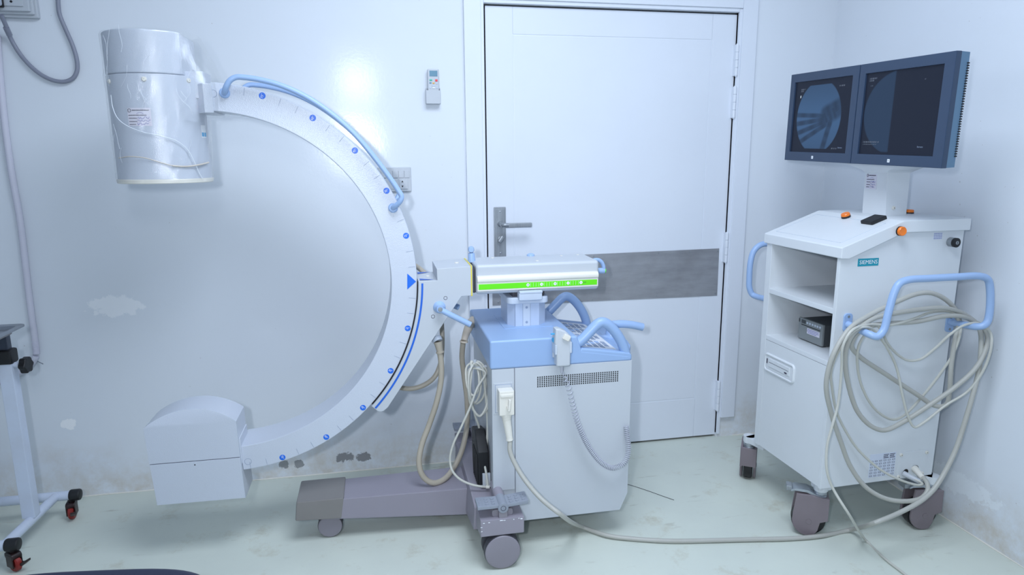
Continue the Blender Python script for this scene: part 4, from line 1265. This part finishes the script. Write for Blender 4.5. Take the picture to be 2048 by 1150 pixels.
# casters
def cart_caster(sx, sy, dirdeg, brake=True, arm=None):
    d = Vector((math.cos(math.radians(dirdeg)), math.sin(math.radians(dirdeg)), 0))
    n_ = Vector((-d.y, d.x, 0))
    st_ = Vector((sx, sy, 0))
    wc = st_ + d * 0.036 + Vector((0, 0, 0.0605))
    m_ = frame(wc, d, (0, 0, 1)) @ Matrix.Diagonal((1.09, 1.09, 1.45, 1))        # x trailing, y up, z across
    g = G().lathe([(0, 0.208), (0.026, 0.208), (0.026, 0.182), (0.024, 0.178), (0, 0.178)], st_, (0, 0, 1), 28)
    if arm:
        a0, a1 = Vector(arm), st_
        v_ = (a1 - a0).normalized()
        w_ = Vector((-v_.y, v_.x, 0)) * 0.024
        g.loft([[a0 + w_ + Vector((0, 0, 0.184)), a0 - w_ + Vector((0, 0, 0.184)), a0 - w_ + Vector((0, 0, 0.208)), a0 + w_ + Vector((0, 0, 0.208))],
                [a1 + w_ + Vector((0, 0, 0.184)), a1 - w_ + Vector((0, 0, 0.184)), a1 - w_ + Vector((0, 0, 0.208)), a1 + w_ + Vector((0, 0, 0.208))]])
    else:
        g.box(sx - 0.024, sx + 0.03, sy - 0.024, sy + 0.03, 0.184, 0.212, 0.006)
    cs = g.build('caster', M['cartwhite'], cart)
    g = G().lathe([(0, 0.18), (0.023, 0.18), (0.0245, 0.17), (0.0225, 0.164), (0.0245, 0.158), (0.024, 0.15), (0, 0.15)], st_, (0, 0, 1), 28)
    if brake:
        for s in (1,):
            A_ = [m_ @ Vector((x, y, z)) for x, y, z in ((-0.04, 0.094, -0.018), (-0.02, 0.098, -0.018), (0.01, 0.112, -0.018), (0.05, 0.112, -0.018), (0.062, 0.106, -0.018), (0.062, 0.100, -0.018), (0.05, 0.104, -0.018), (0.012, 0.103, -0.018), (-0.02, 0.090, -0.018), (-0.04, 0.086, -0.018))]
            B_ = [q - m_.to_3x3() @ Vector((0, 0, -0.036)) for q in A_]
            g.loft([A_, B_])
    g.build('swivel_fitting', M['chrome'], cs)
    if brake:
        G().box(0.058, 0.078, 0.098, 0.116, -0.014, 0.014, 0.003, mx=m_).build('brake_pedal', M['lock'], cs)
    # wheel covers on both sides
    for s in (-1, 1):
        g = G()
        pr = [(-0.058, 0.088), (-0.03, 0.094), (0.0, 0.098), (0.040, 0.096), (0.042, 0.03)]
        ol = [(0.0555 * math.cos(math.radians(a)), 0.0555 * math.sin(math.radians(a))) for a in range(30, -130, -10)]
        pr2 = [(-0.060, 0.090), (-0.030, 0.093), (0.0, 0.097), (0.044, 0.097), (0.052, 0.02)] + [(0.053 * math.cos(math.radians(a)), 0.053 * math.sin(math.radians(a))) for a in range(10, -115, -10)] + [(-0.030, -0.030), (-0.036, 0.0), (-0.060, 0.01)]
        z0, z1 = sorted((s * 0.016, s * 0.023))
        g.prism(pr2, 'z', z0, z1, 0.002, mx=m_)
        g.lathe([(0.010, 0), (0.010, 0.0015), (0.008, 0.002), (0, 0.001)], m_ @ Vector((0, 0, s * 0.0228)), m_.to_3x3().normalized() @ Vector((0, 0, s)), 20)
        g.build('wheel_cover', M['taupewheel'], cs)
    G().box(-0.060, -0.044, 0.012, 0.09, -0.022, 0.022, 0.004, mx=m_).build('fork', M['taupewheel'], cs)
    ax = m_.to_3x3() @ Vector((0, 0, 1))
    G().lathe([(0, -0.0185), (0.052, -0.0185), (0.060, -0.014), (0.060, 0.014), (0.052, 0.0185), (0, 0.0185)], wc, ax.normalized(), 40).build('wheel', M['black'], cs)
    return cs
cart_caster(0.045, 0.052, 148)
cart_caster(0.028, 0.500, 55, False, arm=(0.05, 0.40, 0))
cart_caster(0.492, 0.004, 172, True, arm=(0.44, 0.06, 0))
cart_caster(0.46, 0.48, 150, False, arm=(0.43, 0.38, 0))
# column and monitors
def rect(x0, x1, y0, y1, z):
    return [(x0, y0, z), (x1, y0, z), (x1, y1, z), (x0, y1, z)]
cl = G().loft([rect(0.312, 0.405, 0.168, 0.288, 1.183), rect(0.305, 0.408, 0.172, 0.284, 1.345)], bev=0.003)
cl.loft([rect(0.305, 0.408, 0.172, 0.284, 1.340), rect(0.300, 0.425, 0.160, 0.296, 1.350), rect(0.285, 0.42, 0.085, 0.37, 1.372), rect(0.285, 0.42, 0.08, 0.375, 1.376)])
cl.box(0.262, 0.33, 0.09, 0.36, 1.374, 1.56, 0.003)
cl = cl.build('monitor_column', M['cartwhite'], cart)
G().lathe([(0.0075, 0), (0.007, 0.003), (0.002, 0.0045), (0, 0.0045)], (0.345, 0.1685, 1.212), (0, -1, 0), 18).cyl((0.345, 0.1645, 1.212), (0.345, 0.1635, 1.212), 0.0015, n=8, mi=1).build('cap_screw', [M['cream'], M['black']], cl)
def on_col(u, v):
    z = 1.2805 + 0.056 * v
    x = 0.312 + (0.305 - 0.312) * (z - 1.183) / 0.162
    return (x - 0.0012, 0.272 - 0.050 * u, z)
g0 = G().prism([(y, z) for y, z in ((0.2735, 1.278), (0.2205, 1.278), (0.2205, 1.339), (0.2735, 1.339))], 'x', 0.3055, 0.308)
gt, gp, gr = G(), G(), G()
def on_col2(u, v):
    return (0.3050, 0.272 - 0.050 * u, 1.2805 + 0.056 * v)
print_marks(on_col2, (gt, gp, gr))
stc = merge('inventory_sticker', [g0, gt, gp, gr], [M['paper'], M['text'], M['pen'], M['pink']], cl)
stc['label'] = 'white printed sticker with blue handwriting'

def picture(name, m_, w, h, nu, nv, fn, parent):
    bm = bmesh.new()
    lay = bm.verts.layers.float_color.new('picture')
    V = []
    for j in range(nv + 1):
        row = []
        for i in range(nu + 1):
            u, v = i / nu, j / nv
            q = bm.verts.new(m_ @ Vector((w * u, h * v, 0)))
            c = fn(u, v)
            q[lay] = (c[0], c[1], c[2], 1)
            row.append(q)
        V.append(row)
    for j in range(nv):
        for i in range(nu):
            bm.faces.new((V[j][i], V[j][i + 1], V[j + 1][i + 1], V[j + 1][i]))
    return link(name, bm, M['screen'], parent)
def seg(u, v, a, b_):
    ax, ay = a
    bx, by_ = b_
    t_ = max(0, min(1, ((u - ax) * (bx - ax) + (v - ay) * (by_ - ay)) / ((bx - ax) ** 2 + (by_ - ay) ** 2)))
    return math.hypot(u - ax - t_ * (bx - ax), v - ay - t_ * (by_ - ay)), t_
def smooth(a, b_, x):
    t_ = max(0, min(1, (x - a) / (b_ - a)))
    return t_ * t_ * (3 - 2 * t_)
DARK = (0.006, 0.009, 0.018)
def hand_xray(u, v):
    dx, dy = (u - 0.46) / 0.39, (v - 0.49) / 0.50
    d = math.hypot(dx, dy)
    ins = (1 - smooth(0.985, 1.01, d)) * smooth(0.05, 0.06, v) * (1 - smooth(0.925, 0.935, v))
    br = 0.55 + 0.45 * (0.5 + 0.5 * math.sin(v * 3.2 - 0.4)) - 0.25 * smooth(0.4, 0.9, v)
    shade = 0
    for a, b_, r in (((0.60, 0.50), (0.08, 0.53), 0.036), ((0.58, 0.46), (0.06, 0.40), 0.038), ((0.58, 0.42), (0.08, 0.26), 0.038), ((0.60, 0.38), (0.16, 0.14), 0.038), ((0.68, 0.42), (0.58, 0.04), 0.045), ((0.60, 0.55), (0.95, 0.70), 0.10), ((0.58, 0.47), (0.78, 0.56), 0.11)):
        dd_, t_ = seg(u, v, a, b_)
        shade = max(shade, (1 - smooth(r * 0.5, r * 1.25, dd_)) * (0.75 + 0.1 * math.sin(t_ * 18)))
    l = br * (1 - 0.82 * shade)
    c = (0.036 * l + 0.006, 0.09 * l + 0.010, 0.19 * l + 0.02)
    for tx, ty, tw in ((0.10, 0.885, 0.09), (0.10, 0.86, 0.06), (0.78, 0.89, 0.10), (0.74, 0.06, 0.09)):
        if 0 <= u - tx <= tw and abs(v - ty) < 0.007 and int(u * 90) % 3:
            return (0.09, 0.11, 0.15)
    if 0.105 <= u <= 0.12 and 0.77 <= v <= 0.805:
        return (0.5, 0.6, 0.7)
    return tuple(DARK[i] + (c[i] - DARK[i]) * ins for i in range(3))
def half_disc(u, v):
    d = math.hypot((u - 0.47) / 0.45, (v - 0.50) / 0.495)
    ins = (1 - smooth(0.985, 1.01, d)) * (1 - smooth(0.405, 0.412, u)) * smooth(0.03, 0.04, v)
    c = (0.016, 0.036, 0.075)
    o = tuple(DARK[i] + (c[i] - DARK[i]) * ins for i in range(3))
    for tx, ty, tw in ((0.05, 0.93, 0.10), (0.05, 0.905, 0.07), (0.05, 0.155, 0.23), (0.05, 0.125, 0.20), (0.07, 0.84, 0.03), (0.77, 0.86, 0.02)):
        if 0 <= u - tx <= tw and abs(v - ty) < 0.006 and int(u * 110) % 3:
            return (0.09, 0.115, 0.16)
    return o
MW, MH, MD = 0.4165, 0.349, 0.056
R_ = Matrix.Rotation(-math.radians(1.35), 4, 'Z') @ Matrix.Rotation(math.radians(1.5), 4, 'X')
centre = Matrix.Translation((0.195, 0.2265, 1.549)) @ R_
def monitor(sgn, fn, label):
    # local frame: u to the picture's right (-y), v up, n towards the viewer (-x)
    o = centre @ Vector((0, MW if sgn < 0 else 0, -MH / 2))
    m_ = frame(o, centre.to_3x3() @ Vector((0, -1, 0)), centre.to_3x3() @ Vector((0, 0, 1)))
    g = G()
    e_ = 0.0012
    W = MW - 0.003
    L_, Rr, B_, T_ = 0.030, 0.040 if sgn > 0 else 0.034, 0.036, 0.034
    for a in ((0, L_, 0, MH), (W - Rr, W, 0, MH), (L_ - 0.004, W - Rr + 0.004, 0, B_), (L_ - 0.004, W - Rr + 0.004, MH - T_, MH)):
        g.box(a[0], a[1], a[2], a[3], -0.02, 0.0, 0.002, mx=m_)
    g.box(0.002, W - 0.002, 0.002, MH - 0.002, -0.022, -0.008, 0.001, mx=m_)
    mo = g.build('monitor', M['bezel'], cart)
    mo['label'] = label
    g = G().loft([[m_ @ Vector(q) for q in ((0.001, 0.001, -0.018), (W - 0.001, 0.001, -0.018), (W - 0.001, MH - 0.001, -0.018), (0.001, MH - 0.001, -0.018))],
                  [m_ @ Vector(q) for q in ((0.002, 0.003, -MD + 0.006), (W - 0.002, 0.003, -MD + 0.006), (W - 0.002, MH - 0.003, -MD + 0.006), (0.002, MH - 0.003, -MD + 0.006))],
                  [m_ @ Vector(q) for q in ((0.012, 0.015, -MD), (W - 0.012, 0.015, -MD), (W - 0.012, MH - 0.015, -MD), (0.012, MH - 0.015, -MD))]])
    g.build('rear_case', M['bezelside'], mo)
    if sgn > 0:
        g = G()
        for i in range(38):
            v_ = 0.035 + i * 0.0075
            g.box(W - 0.006, W + 0.0006, v_, v_ + 0.0038, -MD + 0.0045, -MD + 0.012, 0, mx=m_)
        g.build('side_vents', M['black'], mo)
    pm = m_ @ Matrix.Translation((L_ - 0.001, B_ - 0.001, -0.0065))
    picture('screen', pm, W - L_ - Rr + 0.002, MH - B_ - T_ + 0.002, 130, 120, fn, mo)
    u_ = W * 0.455
    G().box(u_ - 0.0055, u_ + 0.0055, 0.0105, 0.0215, -0.001, 0.0008, 0.0005, mx=m_).box(u_ - 0.001, u_ + 0.001, 0.0135, 0.0185, 0.0005, 0.0011, 0, mi=1, mx=m_).build('power_button', [M['ink'], M['text']], mo)
    G().add(text_bm('Siemens', 0.0075, m_ @ Matrix.Translation((W - Rr - 0.062 if sgn > 0 else W - Rr - 0.04, B_ + 0.028 if sgn > 0 else B_ + 0.02, -0.006)))).build('screen_lettering', M['keygrey'], mo)
monitor(-1, hand_xray, 'left monitor showing a hand x-ray')
monitor(1, half_disc, 'right monitor showing a dim half disc')

# ------------------------------------------------------------------ printer on the lower shelf
PL = cart.location
pr = thing('thermal_printer', 'small grey thermal printer on the lower shelf of the white cart', 'printer', CO, TH, local=True)
pr.location = CO + Vector((0, 0, 0))
g = G().box(0.094, 0.30, 0.170, 0.311, 0.6945, 0.777, 0.004)
g.build('case', M['printerdark'], pr)
fr_ = G().box(0.087, 0.098, 0.169, 0.312, 0.697, 0.780, 0.003).build('front_panel', M['printer'], pr)
G().box(0.0858, 0.088, 0.181, 0.292, 0.7535, 0.7565, 0.0005).build('paper_slot', M['black'], pr)
G().box(0.0858, 0.088, 0.268, 0.292, 0.761, 0.775, 0.0005).build('display', M['printerdark'], pr)
for y in (0.257, 0.242, 0.226, 0.211, 0.197, 0.183):
    G().box(0.0852, 0.088, y - 0.0045, y + 0.0045, 0.764, 0.772, 0.001).build('button', M['lgrey'], pr)
G().box(0.0854, 0.088, 0.302, 0.309, 0.762, 0.776, 0.001).build('power_switch', M['printerdark'], pr)
g = G().box(0.0862, 0.088, 0.183, 0.256, 0.727, 0.7485, 0)
for k_, (y0, y1) in enumerate(((0.19, 0.25), (0.188, 0.252), (0.2, 0.248))):
    z = 0.7435 - k_ * 0.0058
    y = y0
    while y < y1:
        w = random.uniform(0.002, 0.006)
        g.box(0.0857, 0.0864, y, y + w, z - 0.001, z + 0.001, 0, mi=1)
        y += w + 0.0016
g.build('instruction_sticker', [M['paper'], M['pen']], pr)
for y in (0.182, 0.30):
    for x in (0.11, 0.28):
        G().cyl((x, y, 0.692), (x, y, 0.696), 0.006, n=14).build('rubber_foot', M['black'], pr)

# ------------------------------------------------------------------ cables between machine and cart
tk = thing('thick_cable', 'thick grey cable plugged into the x-ray machine and looped over the cart handle', 'cable', (0.75, -1.05, 0))
plug = G()
plug.box(0.384, 0.4375, -0.802, -0.7605, 0.533, 0.622, 0.004)
plug.box(0.388, 0.4335, -0.806, -0.795, 0.600, 0.612, 0.003)
plug.lathe([(0, 0), (0.020, 0), (0.020, 0.008), (0.0165, 0.016), (0.0165, 0.022), (0, 0.022)], (0.411, -0.781, 0.537), (0.1, -0.1, -1), 24)
plug.lathe([(0, 0), (0.0155, 0), (0.0115, 0.075), (0.0125, 0.078), (0.0125, 0.083), (0.009, 0.085), (0, 0.085)], (0.412, -0.782, 0.520), (0.12, -0.1, -1), 24)
plug = plug.build('plug', M['cream'], tk)
G().lathe([(0, 0), (0.0075, 0), (0.0075, 0.012), (0, 0.013)], (0.416, -0.802, 0.566), (0, -1, 0), 20).box(-0.0045, 0.0045, -0.82, -0.806, -0.012, 0.030, 0.003, mx=Matrix.Translation((0.416, 0, 0.566)) @ Matrix.Rotation(0.1, 4, 'Y')).build('locking_lever', M['cream'], plug)
run = [(0.4225, -0.791, 0.437)] + [(0.4205, -0.8, 0.4019), (0.4409, -0.82, 0.3476), (0.4733, -0.85, 0.2972), (0.515, -0.89, 0.2536), (0.5635, -0.94, 0.2234)]
fl = [(0.7184, -0.705, 0.02), (0.7965, -0.7681, 0.012), (0.8899, -0.8079, 0.0095), (1.0113, -0.8473, 0.0095), (1.157, -0.875, 0.0095), (1.3047, -0.8996, 0.0095), (1.4529, -0.9244, 0.0095), (1.5719, -0.9326, 0.0095), (1.7056, -0.9234, 0.012)]
up = [(1.6435, -1.1162, 0.161), (1.7482, -1.1032, 0.179), (1.8429, -1.0906, 0.207), (1.8958, -1.0841, 0.242), (1.9445, -1.0728, 0.296), (1.9882, -1.0636, 0.375), (2.0141, -1.0588, 0.462), (2.037, -1.0552, 0.561), (2.0559, -1.0497, 0.651), (2.0656, -1.0394, 0.729), (2.0722, -1.0242, 0.783), (2.0707, -1.0092, 0.812)]
lp = [(2.0555, -0.9997, 0.829), (2.0172, -0.9907, 0.854), (1.9491, -0.9876, 0.875), (1.8561, -0.9902, 0.877), (1.7323, -0.9986, 0.87), (1.6466, -1.011, 0.861), (1.5831, -1.0278, 0.838), (1.5364, -1.0391, 0.805), (1.5359, -1.0241, 0.735), (1.5844, -1.0028, 0.602), (1.6322, -0.9964, 0.515), (1.6922, -0.9948, 0.459), (1.7502, -0.9931, 0.439), (1.8183, -0.9963, 0.465), (1.9108, -1.0137, 0.532), (1.9825, -1.0367, 0.6), (2.0369, -1.0522, 0.666), (2.0699, -1.0513, 0.727), (2.0866, -1.0388, 0.773), (2.0822, -1.0239, 0.804), (2.0567, -1.0096, 0.824), (2.0085, -1.001, 0.845), (1.9472, -0.9927, 0.848), (1.836, -0.9858, 0.832), (1.733, -0.9886, 0.832), (1.6364, -1.0013, 0.83), (1.5807, -1.0129, 0.808), (1.5734, -1.0031, 0.769), (1.6218, -0.9817, 0.722), (1.7525, -0.9701, 0.639), (1.8856, -0.9694, 0.556), (1.9639, -0.9822, 0.508), (1.9914, -0.9964, 0.515), (1.9945, -1.0014, 0.564), (1.9875, -1.0016, 0.675), (1.9984, -0.9962, 0.773), (2.0199, -0.9806, 0.817), (2.0107, -0.9709, 0.858), (1.9645, -0.9672, 0.901), (1.8996, -0.969, 0.928), (1.8347, -0.9738, 0.928), (1.725, -0.9888, 0.9), (1.6275, -1.0066, 0.87), (1.5391, -1.029, 0.834), (1.4824, -1.0406, 0.764), (1.4701, -1.0309, 0.69), (1.4778, -1.0207, 0.622), (1.5214, -1.0045, 0.517), (1.5731, -0.9931, 0.414), (1.6271, -0.9916, 0.307), (1.6905, -1.0048, 0.227), (1.765, -1.0227, 0.185), (1.8444, -1.0355, 0.175), (1.8925, -1.0392, 0.184), (1.9204, -1.0334, 0.207), (1.9289, -1.0182, 0.228)]
end = [(1.9335, -1.0031, 0.232), (1.9384, -0.9629, 0.243), (1.94, -0.9469, 0.248)]
G().tube(run + fl + up + lp + end, 0.0082, 12, 7).build('sheath', M['cable'], tk)
G().lathe([(0, 0), (0.0135, 0), (0.0095, 0.05), (0.0095, 0.053), (0, 0.053)], (1.9379, -0.9459, 0.249), Vector((1.9259, -1.0183, 0.232)) - Vector((1.9379, -0.9459, 0.249)), 20).build('cable_boot', M['cream'], tk)

tn = thing('thin_cable', 'thin grey cable looped over the cart handle and trailing down onto the floor', 'cable', (1.9, -1.1, 0))
pts = [(1.8939, -0.9471, 0.232), (1.9028, -0.9789, 0.229), (1.9145, -1.0036, 0.226), (1.9187, -1.0095, 0.221), (1.9037, -1.0099, 0.218), (1.8645, -1.005, 0.228), (1.8103, -0.9965, 0.251), (1.7509, -0.9831, 0.286), (1.6665, -0.9705, 0.363), (1.6045, -0.9722, 0.444), (1.5538, -0.9836, 0.522), (1.5104, -1.0048, 0.625), (1.4937, -1.0153, 0.68), (1.4961, -1.0302, 0.743), (1.5185, -1.0446, 0.804), (1.5615, -1.0434, 0.838), (1.6063, -1.0372, 0.837), (1.6716, -1.0103, 0.796), (1.7352, -0.9936, 0.73), (1.778, -0.9874, 0.663), (1.8043, -0.9966, 0.566), (1.8276, -1.006, 0.491), (1.8557, -1.0102, 0.448), (1.8878, -1.0143, 0.464), (1.9582, -1.0274, 0.528), (2.0267, -1.0455, 0.583), (2.0613, -1.0645, 0.668), (2.0715, -1.0712, 0.756), (2.077, -1.0541, 0.798), (2.0396, -1.0401, 0.827), (1.9992, -1.0262, 0.821), (1.9558, -1.0124, 0.785), (1.9212, -0.9934, 0.733), (1.8827, -0.9745, 0.689), (1.8414, -0.9656, 0.684), (1.7895, -0.967, 0.712), (1.7318, -0.9787, 0.763), (1.6952, -0.9947, 0.809), (1.6593, -1.0007, 0.834), (1.6236, -1.0117, 0.815), (1.6034, -1.0022, 0.766), (1.6218, -0.9817, 0.685), (1.6625, -0.9706, 0.591), (1.7303, -0.9637, 0.505), (1.8053, -0.9616, 0.462), (1.8493, -0.9604, 0.471), (1.9114, -0.9637, 0.534), (1.9589, -0.9823, 0.623), (1.9895, -1.0015, 0.709), (2.0026, -1.0061, 0.775), (2.0211, -0.9856, 0.818), (1.9987, -0.9712, 0.851), (1.9107, -0.9737, 0.86), (1.828, -0.986, 0.844), (1.7205, -1.004, 0.831), (1.6141, -1.0269, 0.844), (1.5268, -1.0544, 0.834), (1.4998, -1.0551, 0.784), (1.5144, -1.0397, 0.701), (1.5172, -1.0346, 0.572), (1.4984, -1.0402, 0.5), (1.4805, -1.0457, 0.424), (1.4808, -1.0557, 0.342), (1.5011, -1.0651, 0.281), (1.5384, -1.1141, 0.199)]
pts += [(1.7218, -0.9928, 0.006), (1.7074, -1.1085, 0.006), (1.7085, -1.2002, 0.006), (1.704, -1.3077, 0.006), (1.699, -1.4291, 0.006)]
G().tube(pts, 0.0045, 10, 7).build('sheath', M['thin'], tn)
G().lathe([(0, 0), (0.0105, 0), (0.0085, 0.055), (0.007, 0.06), (0, 0.06)], (1.8909, -0.9472, 0.235), Vector((1.9195, -1.0034, 0.223)) - Vector((1.8909, -0.9472, 0.235)), 20).build('cable_boot', M['white'], tn)

# ------------------------------------------------------------------ instrument stand at the left
sd = thing('instrument_stand', 'white tubular instrument stand with red casters at the left edge', 'instrument stand', (-1.5, -0.34, 0))
g = G()
g.tube([(-1.95, -0.180, 0.097), (-1.235, -0.180, 0.097)], 0.0185, 20, 1)
g.tube([(-1.95, -0.525, 0.097), (-1.300, -0.525, 0.097)], 0.0185, 20, 1)
g.tube([(-1.295, -0.180, 0.097), (-1.315, -0.525, 0.097)], 0.0175, 20, 1)
fr = g.build('base_frame', M['standwhite'], sd)
for x0, x1, y in ((-1.245, -1.205, -0.180), (-1.312, -1.268, -0.525)):
    G().cyl((x0, y, 0.097), (x1, y, 0.097), 0.0225, n=24, bev=0.006).build('end_cap', M['black'], sd)
def stand_caster(x, y, ang_, r=0.030):
    m_ = Matrix.Translation((x, y, 0)) @ Matrix.Rotation(ang_, 4, 'Z')
    g = G().prism(rrect(-0.026, 0.026, 0.048, 0.072, 0.011), 'x', -0.016, 0.016, 0.003, mx=m_)
    g.box(-0.017, -0.012, -0.022, 0.018, 0.018, 0.066, 0.003, mx=m_).box(0.012, 0.017, -0.022, 0.018, 0.018, 0.066, 0.003, mx=m_)
    g.lathe([(0, 0.065), (0.010, 0.065), (0.010, 0.082), (0, 0.082)], m_ @ Vector((0, 0, 0)), (0, 0, 1), 16)
    cs = g.build('caster', M['blackred'], sd)
    g = G().prism([(-0.02, 0.030), (0.035, 0.036), (0.062, 0.052), (0.062, 0.044), (0.04, 0.026), (-0.02, 0.02)], 'y', -0.009, 0.009, 0.002, mx=m_ @ Matrix.Rotation(-1.3, 4, 'Z'))
    g.build('brake_tab', M['blackred'], cs)
    G().lathe([(0, -0.010), (r - 0.004, -0.010), (r, -0.006), (r, 0.006), (r - 0.004, 0.010), (0, 0.010)], m_ @ Vector((0, -0.004, r)), m_.to_3x3() @ Vector((1, 0, 0)), 32).build('wheel', M['rubred'], cs)
stand_caster(-1.243, -0.182, 0.15)
stand_caster(-1.292, -0.527, 0.9)
stand_caster(-1.93, -0.182, 0.1)
stand_caster(-1.93, -0.527, 0.1)
G().box(-1.330, -1.286, -0.368, -0.324, 0.108, 0.715, 0.003).build('post', M['standwhite'], sd)
G().box(-1.336, -1.281, -0.374, -0.318, 0.70, 0.752, 0.008).build('clamp_collar', M['black'], sd)
G().box(-1.323, -1.293, -0.361, -0.331, 0.74, 0.819, 0.002).box(-1.60, -1.295, -0.361, -0.331, 0.795, 0.820, 0.002).box(-1.48, -1.45, -0.62, -0.34, 0.795, 0.8205, 0.002).build('inner_post', M['darkpost'], sd)
kb = G()
kb.cyl((-1.286, -0.350, 0.694), (-1.268, -0.352, 0.693), 0.010, n=18, bev=0.001, mi=1)
kb.cyl((-1.268, -0.352, 0.693), (-1.258, -0.353, 0.692), 0.006, n=14)
kbp = [(0.028 * (1 + 0.09 * math.cos(6 * a)) * math.cos(a), 0.028 * (1 + 0.09 * math.cos(6 * a)) * math.sin(a)) for a in [i * 2 * PI / 48 for i in range(48)]]
kb.prism(kbp, 'z', 0, 0.024, 0.005, 3, mx=frame((-1.259, -0.353, 0.692), (0.08, 1, 0), (0, 0, 1)))
kb.build('clamp_knob', [M['black'], M['standwhite']], sd)
tr = thing('instrument_tray', 'stainless steel tray on the instrument stand at the left edge', 'tray', (-1.45, -0.57, 0.845))
g = G()
X0, X1, Y0, Y1 = -1.72, -1.205, -0.76, -0.388
def lip(i, z):
    return [(x, y, z) for x, y in rrect(X0 + i, X1 - i, Y0 + i, Y1 - i, max(0.03 - i, 0.012), 5)]
bm = bmesh.new()
R1 = [[bm.verts.new(q) for q in lip(i, z)] for i, z in ((0.0, 0.846), (0.0, 0.851), (0.022, 0.849), (0.028, 0.842), (0.034, 0.838 - 0.0)) ]
n = len(R1[0])
for A, B in zip(R1, R1[1:]):
    for i in range(n):
        bm.faces.new((A[i], A[(i + 1) % n], B[(i + 1) % n], B[i]))
bm.faces.new(R1[-1])
bmesh.ops.recalc_face_normals(bm, faces=bm.faces)
g.add(bm)
g.build('rim', M['traysteel'], tr)
G().box(X0 + 0.03, X1 - 0.035, Y0 + 0.03, Y1 - 0.03, 0.822, 0.8375, 0.008).build('basin', M['taupe'], tr)

# ------------------------------------------------------------------ stool in the foreground
sl2 = thing('stool', 'dark navy padded seat whose edge shows in the bottom left foreground', 'stool', (-0.715, -1.56, 0))
def superell(a, b_, e_, n=64, turn=math.radians(-8)):
    out = []
    for i in range(n):
        t_ = 2 * PI * i / n
        c, s = math.cos(t_), math.sin(t_)
        u = a * math.copysign(abs(c) ** (2 / e_), c)
        v = b_ * math.copysign(abs(s) ** (2 / e_), s)
        out.append((-0.715 + u * math.cos(turn) - v * math.sin(turn), -1.55 + u * math.sin(turn) + v * math.cos(turn)))
    return out
G().prism(superell(0.31, 0.225, 3.6), 'z', 0.375, 0.452, 0.026, 5).build('seat', M['navy'], sl2)
G().cyl((-0.715, -1.565, 0.05), (-0.715, -1.565, 0.375), 0.022, n=24).build('post', M['chrome'], sl2)
g = G()
for k_ in range(5):
    a = k_ * 2 * PI / 5 + 0.3
    g.tube([(-0.715, -1.565, 0.075), (-0.715 + 0.12 * math.cos(a), -1.565 + 0.12 * math.sin(a), 0.068), (-0.715 + 0.23 * math.cos(a), -1.565 + 0.23 * math.sin(a), 0.058)], 0.014, 12, 4)
g.build('star_base', M['chrome'], sl2)
for k_ in range(5):
    a = k_ * 2 * PI / 5 + 0.3
    x, y = -0.715 + 0.23 * math.cos(a), -1.565 + 0.23 * math.sin(a)
    G().lathe([(0, -0.012), (0.02, -0.012), (0.024, -0.008), (0.024, 0.008), (0.02, 0.012), (0, 0.012)], (x, y, 0.024), (-math.sin(a), math.cos(a), 0), 24).build('caster_wheel', M['black'], sl2)
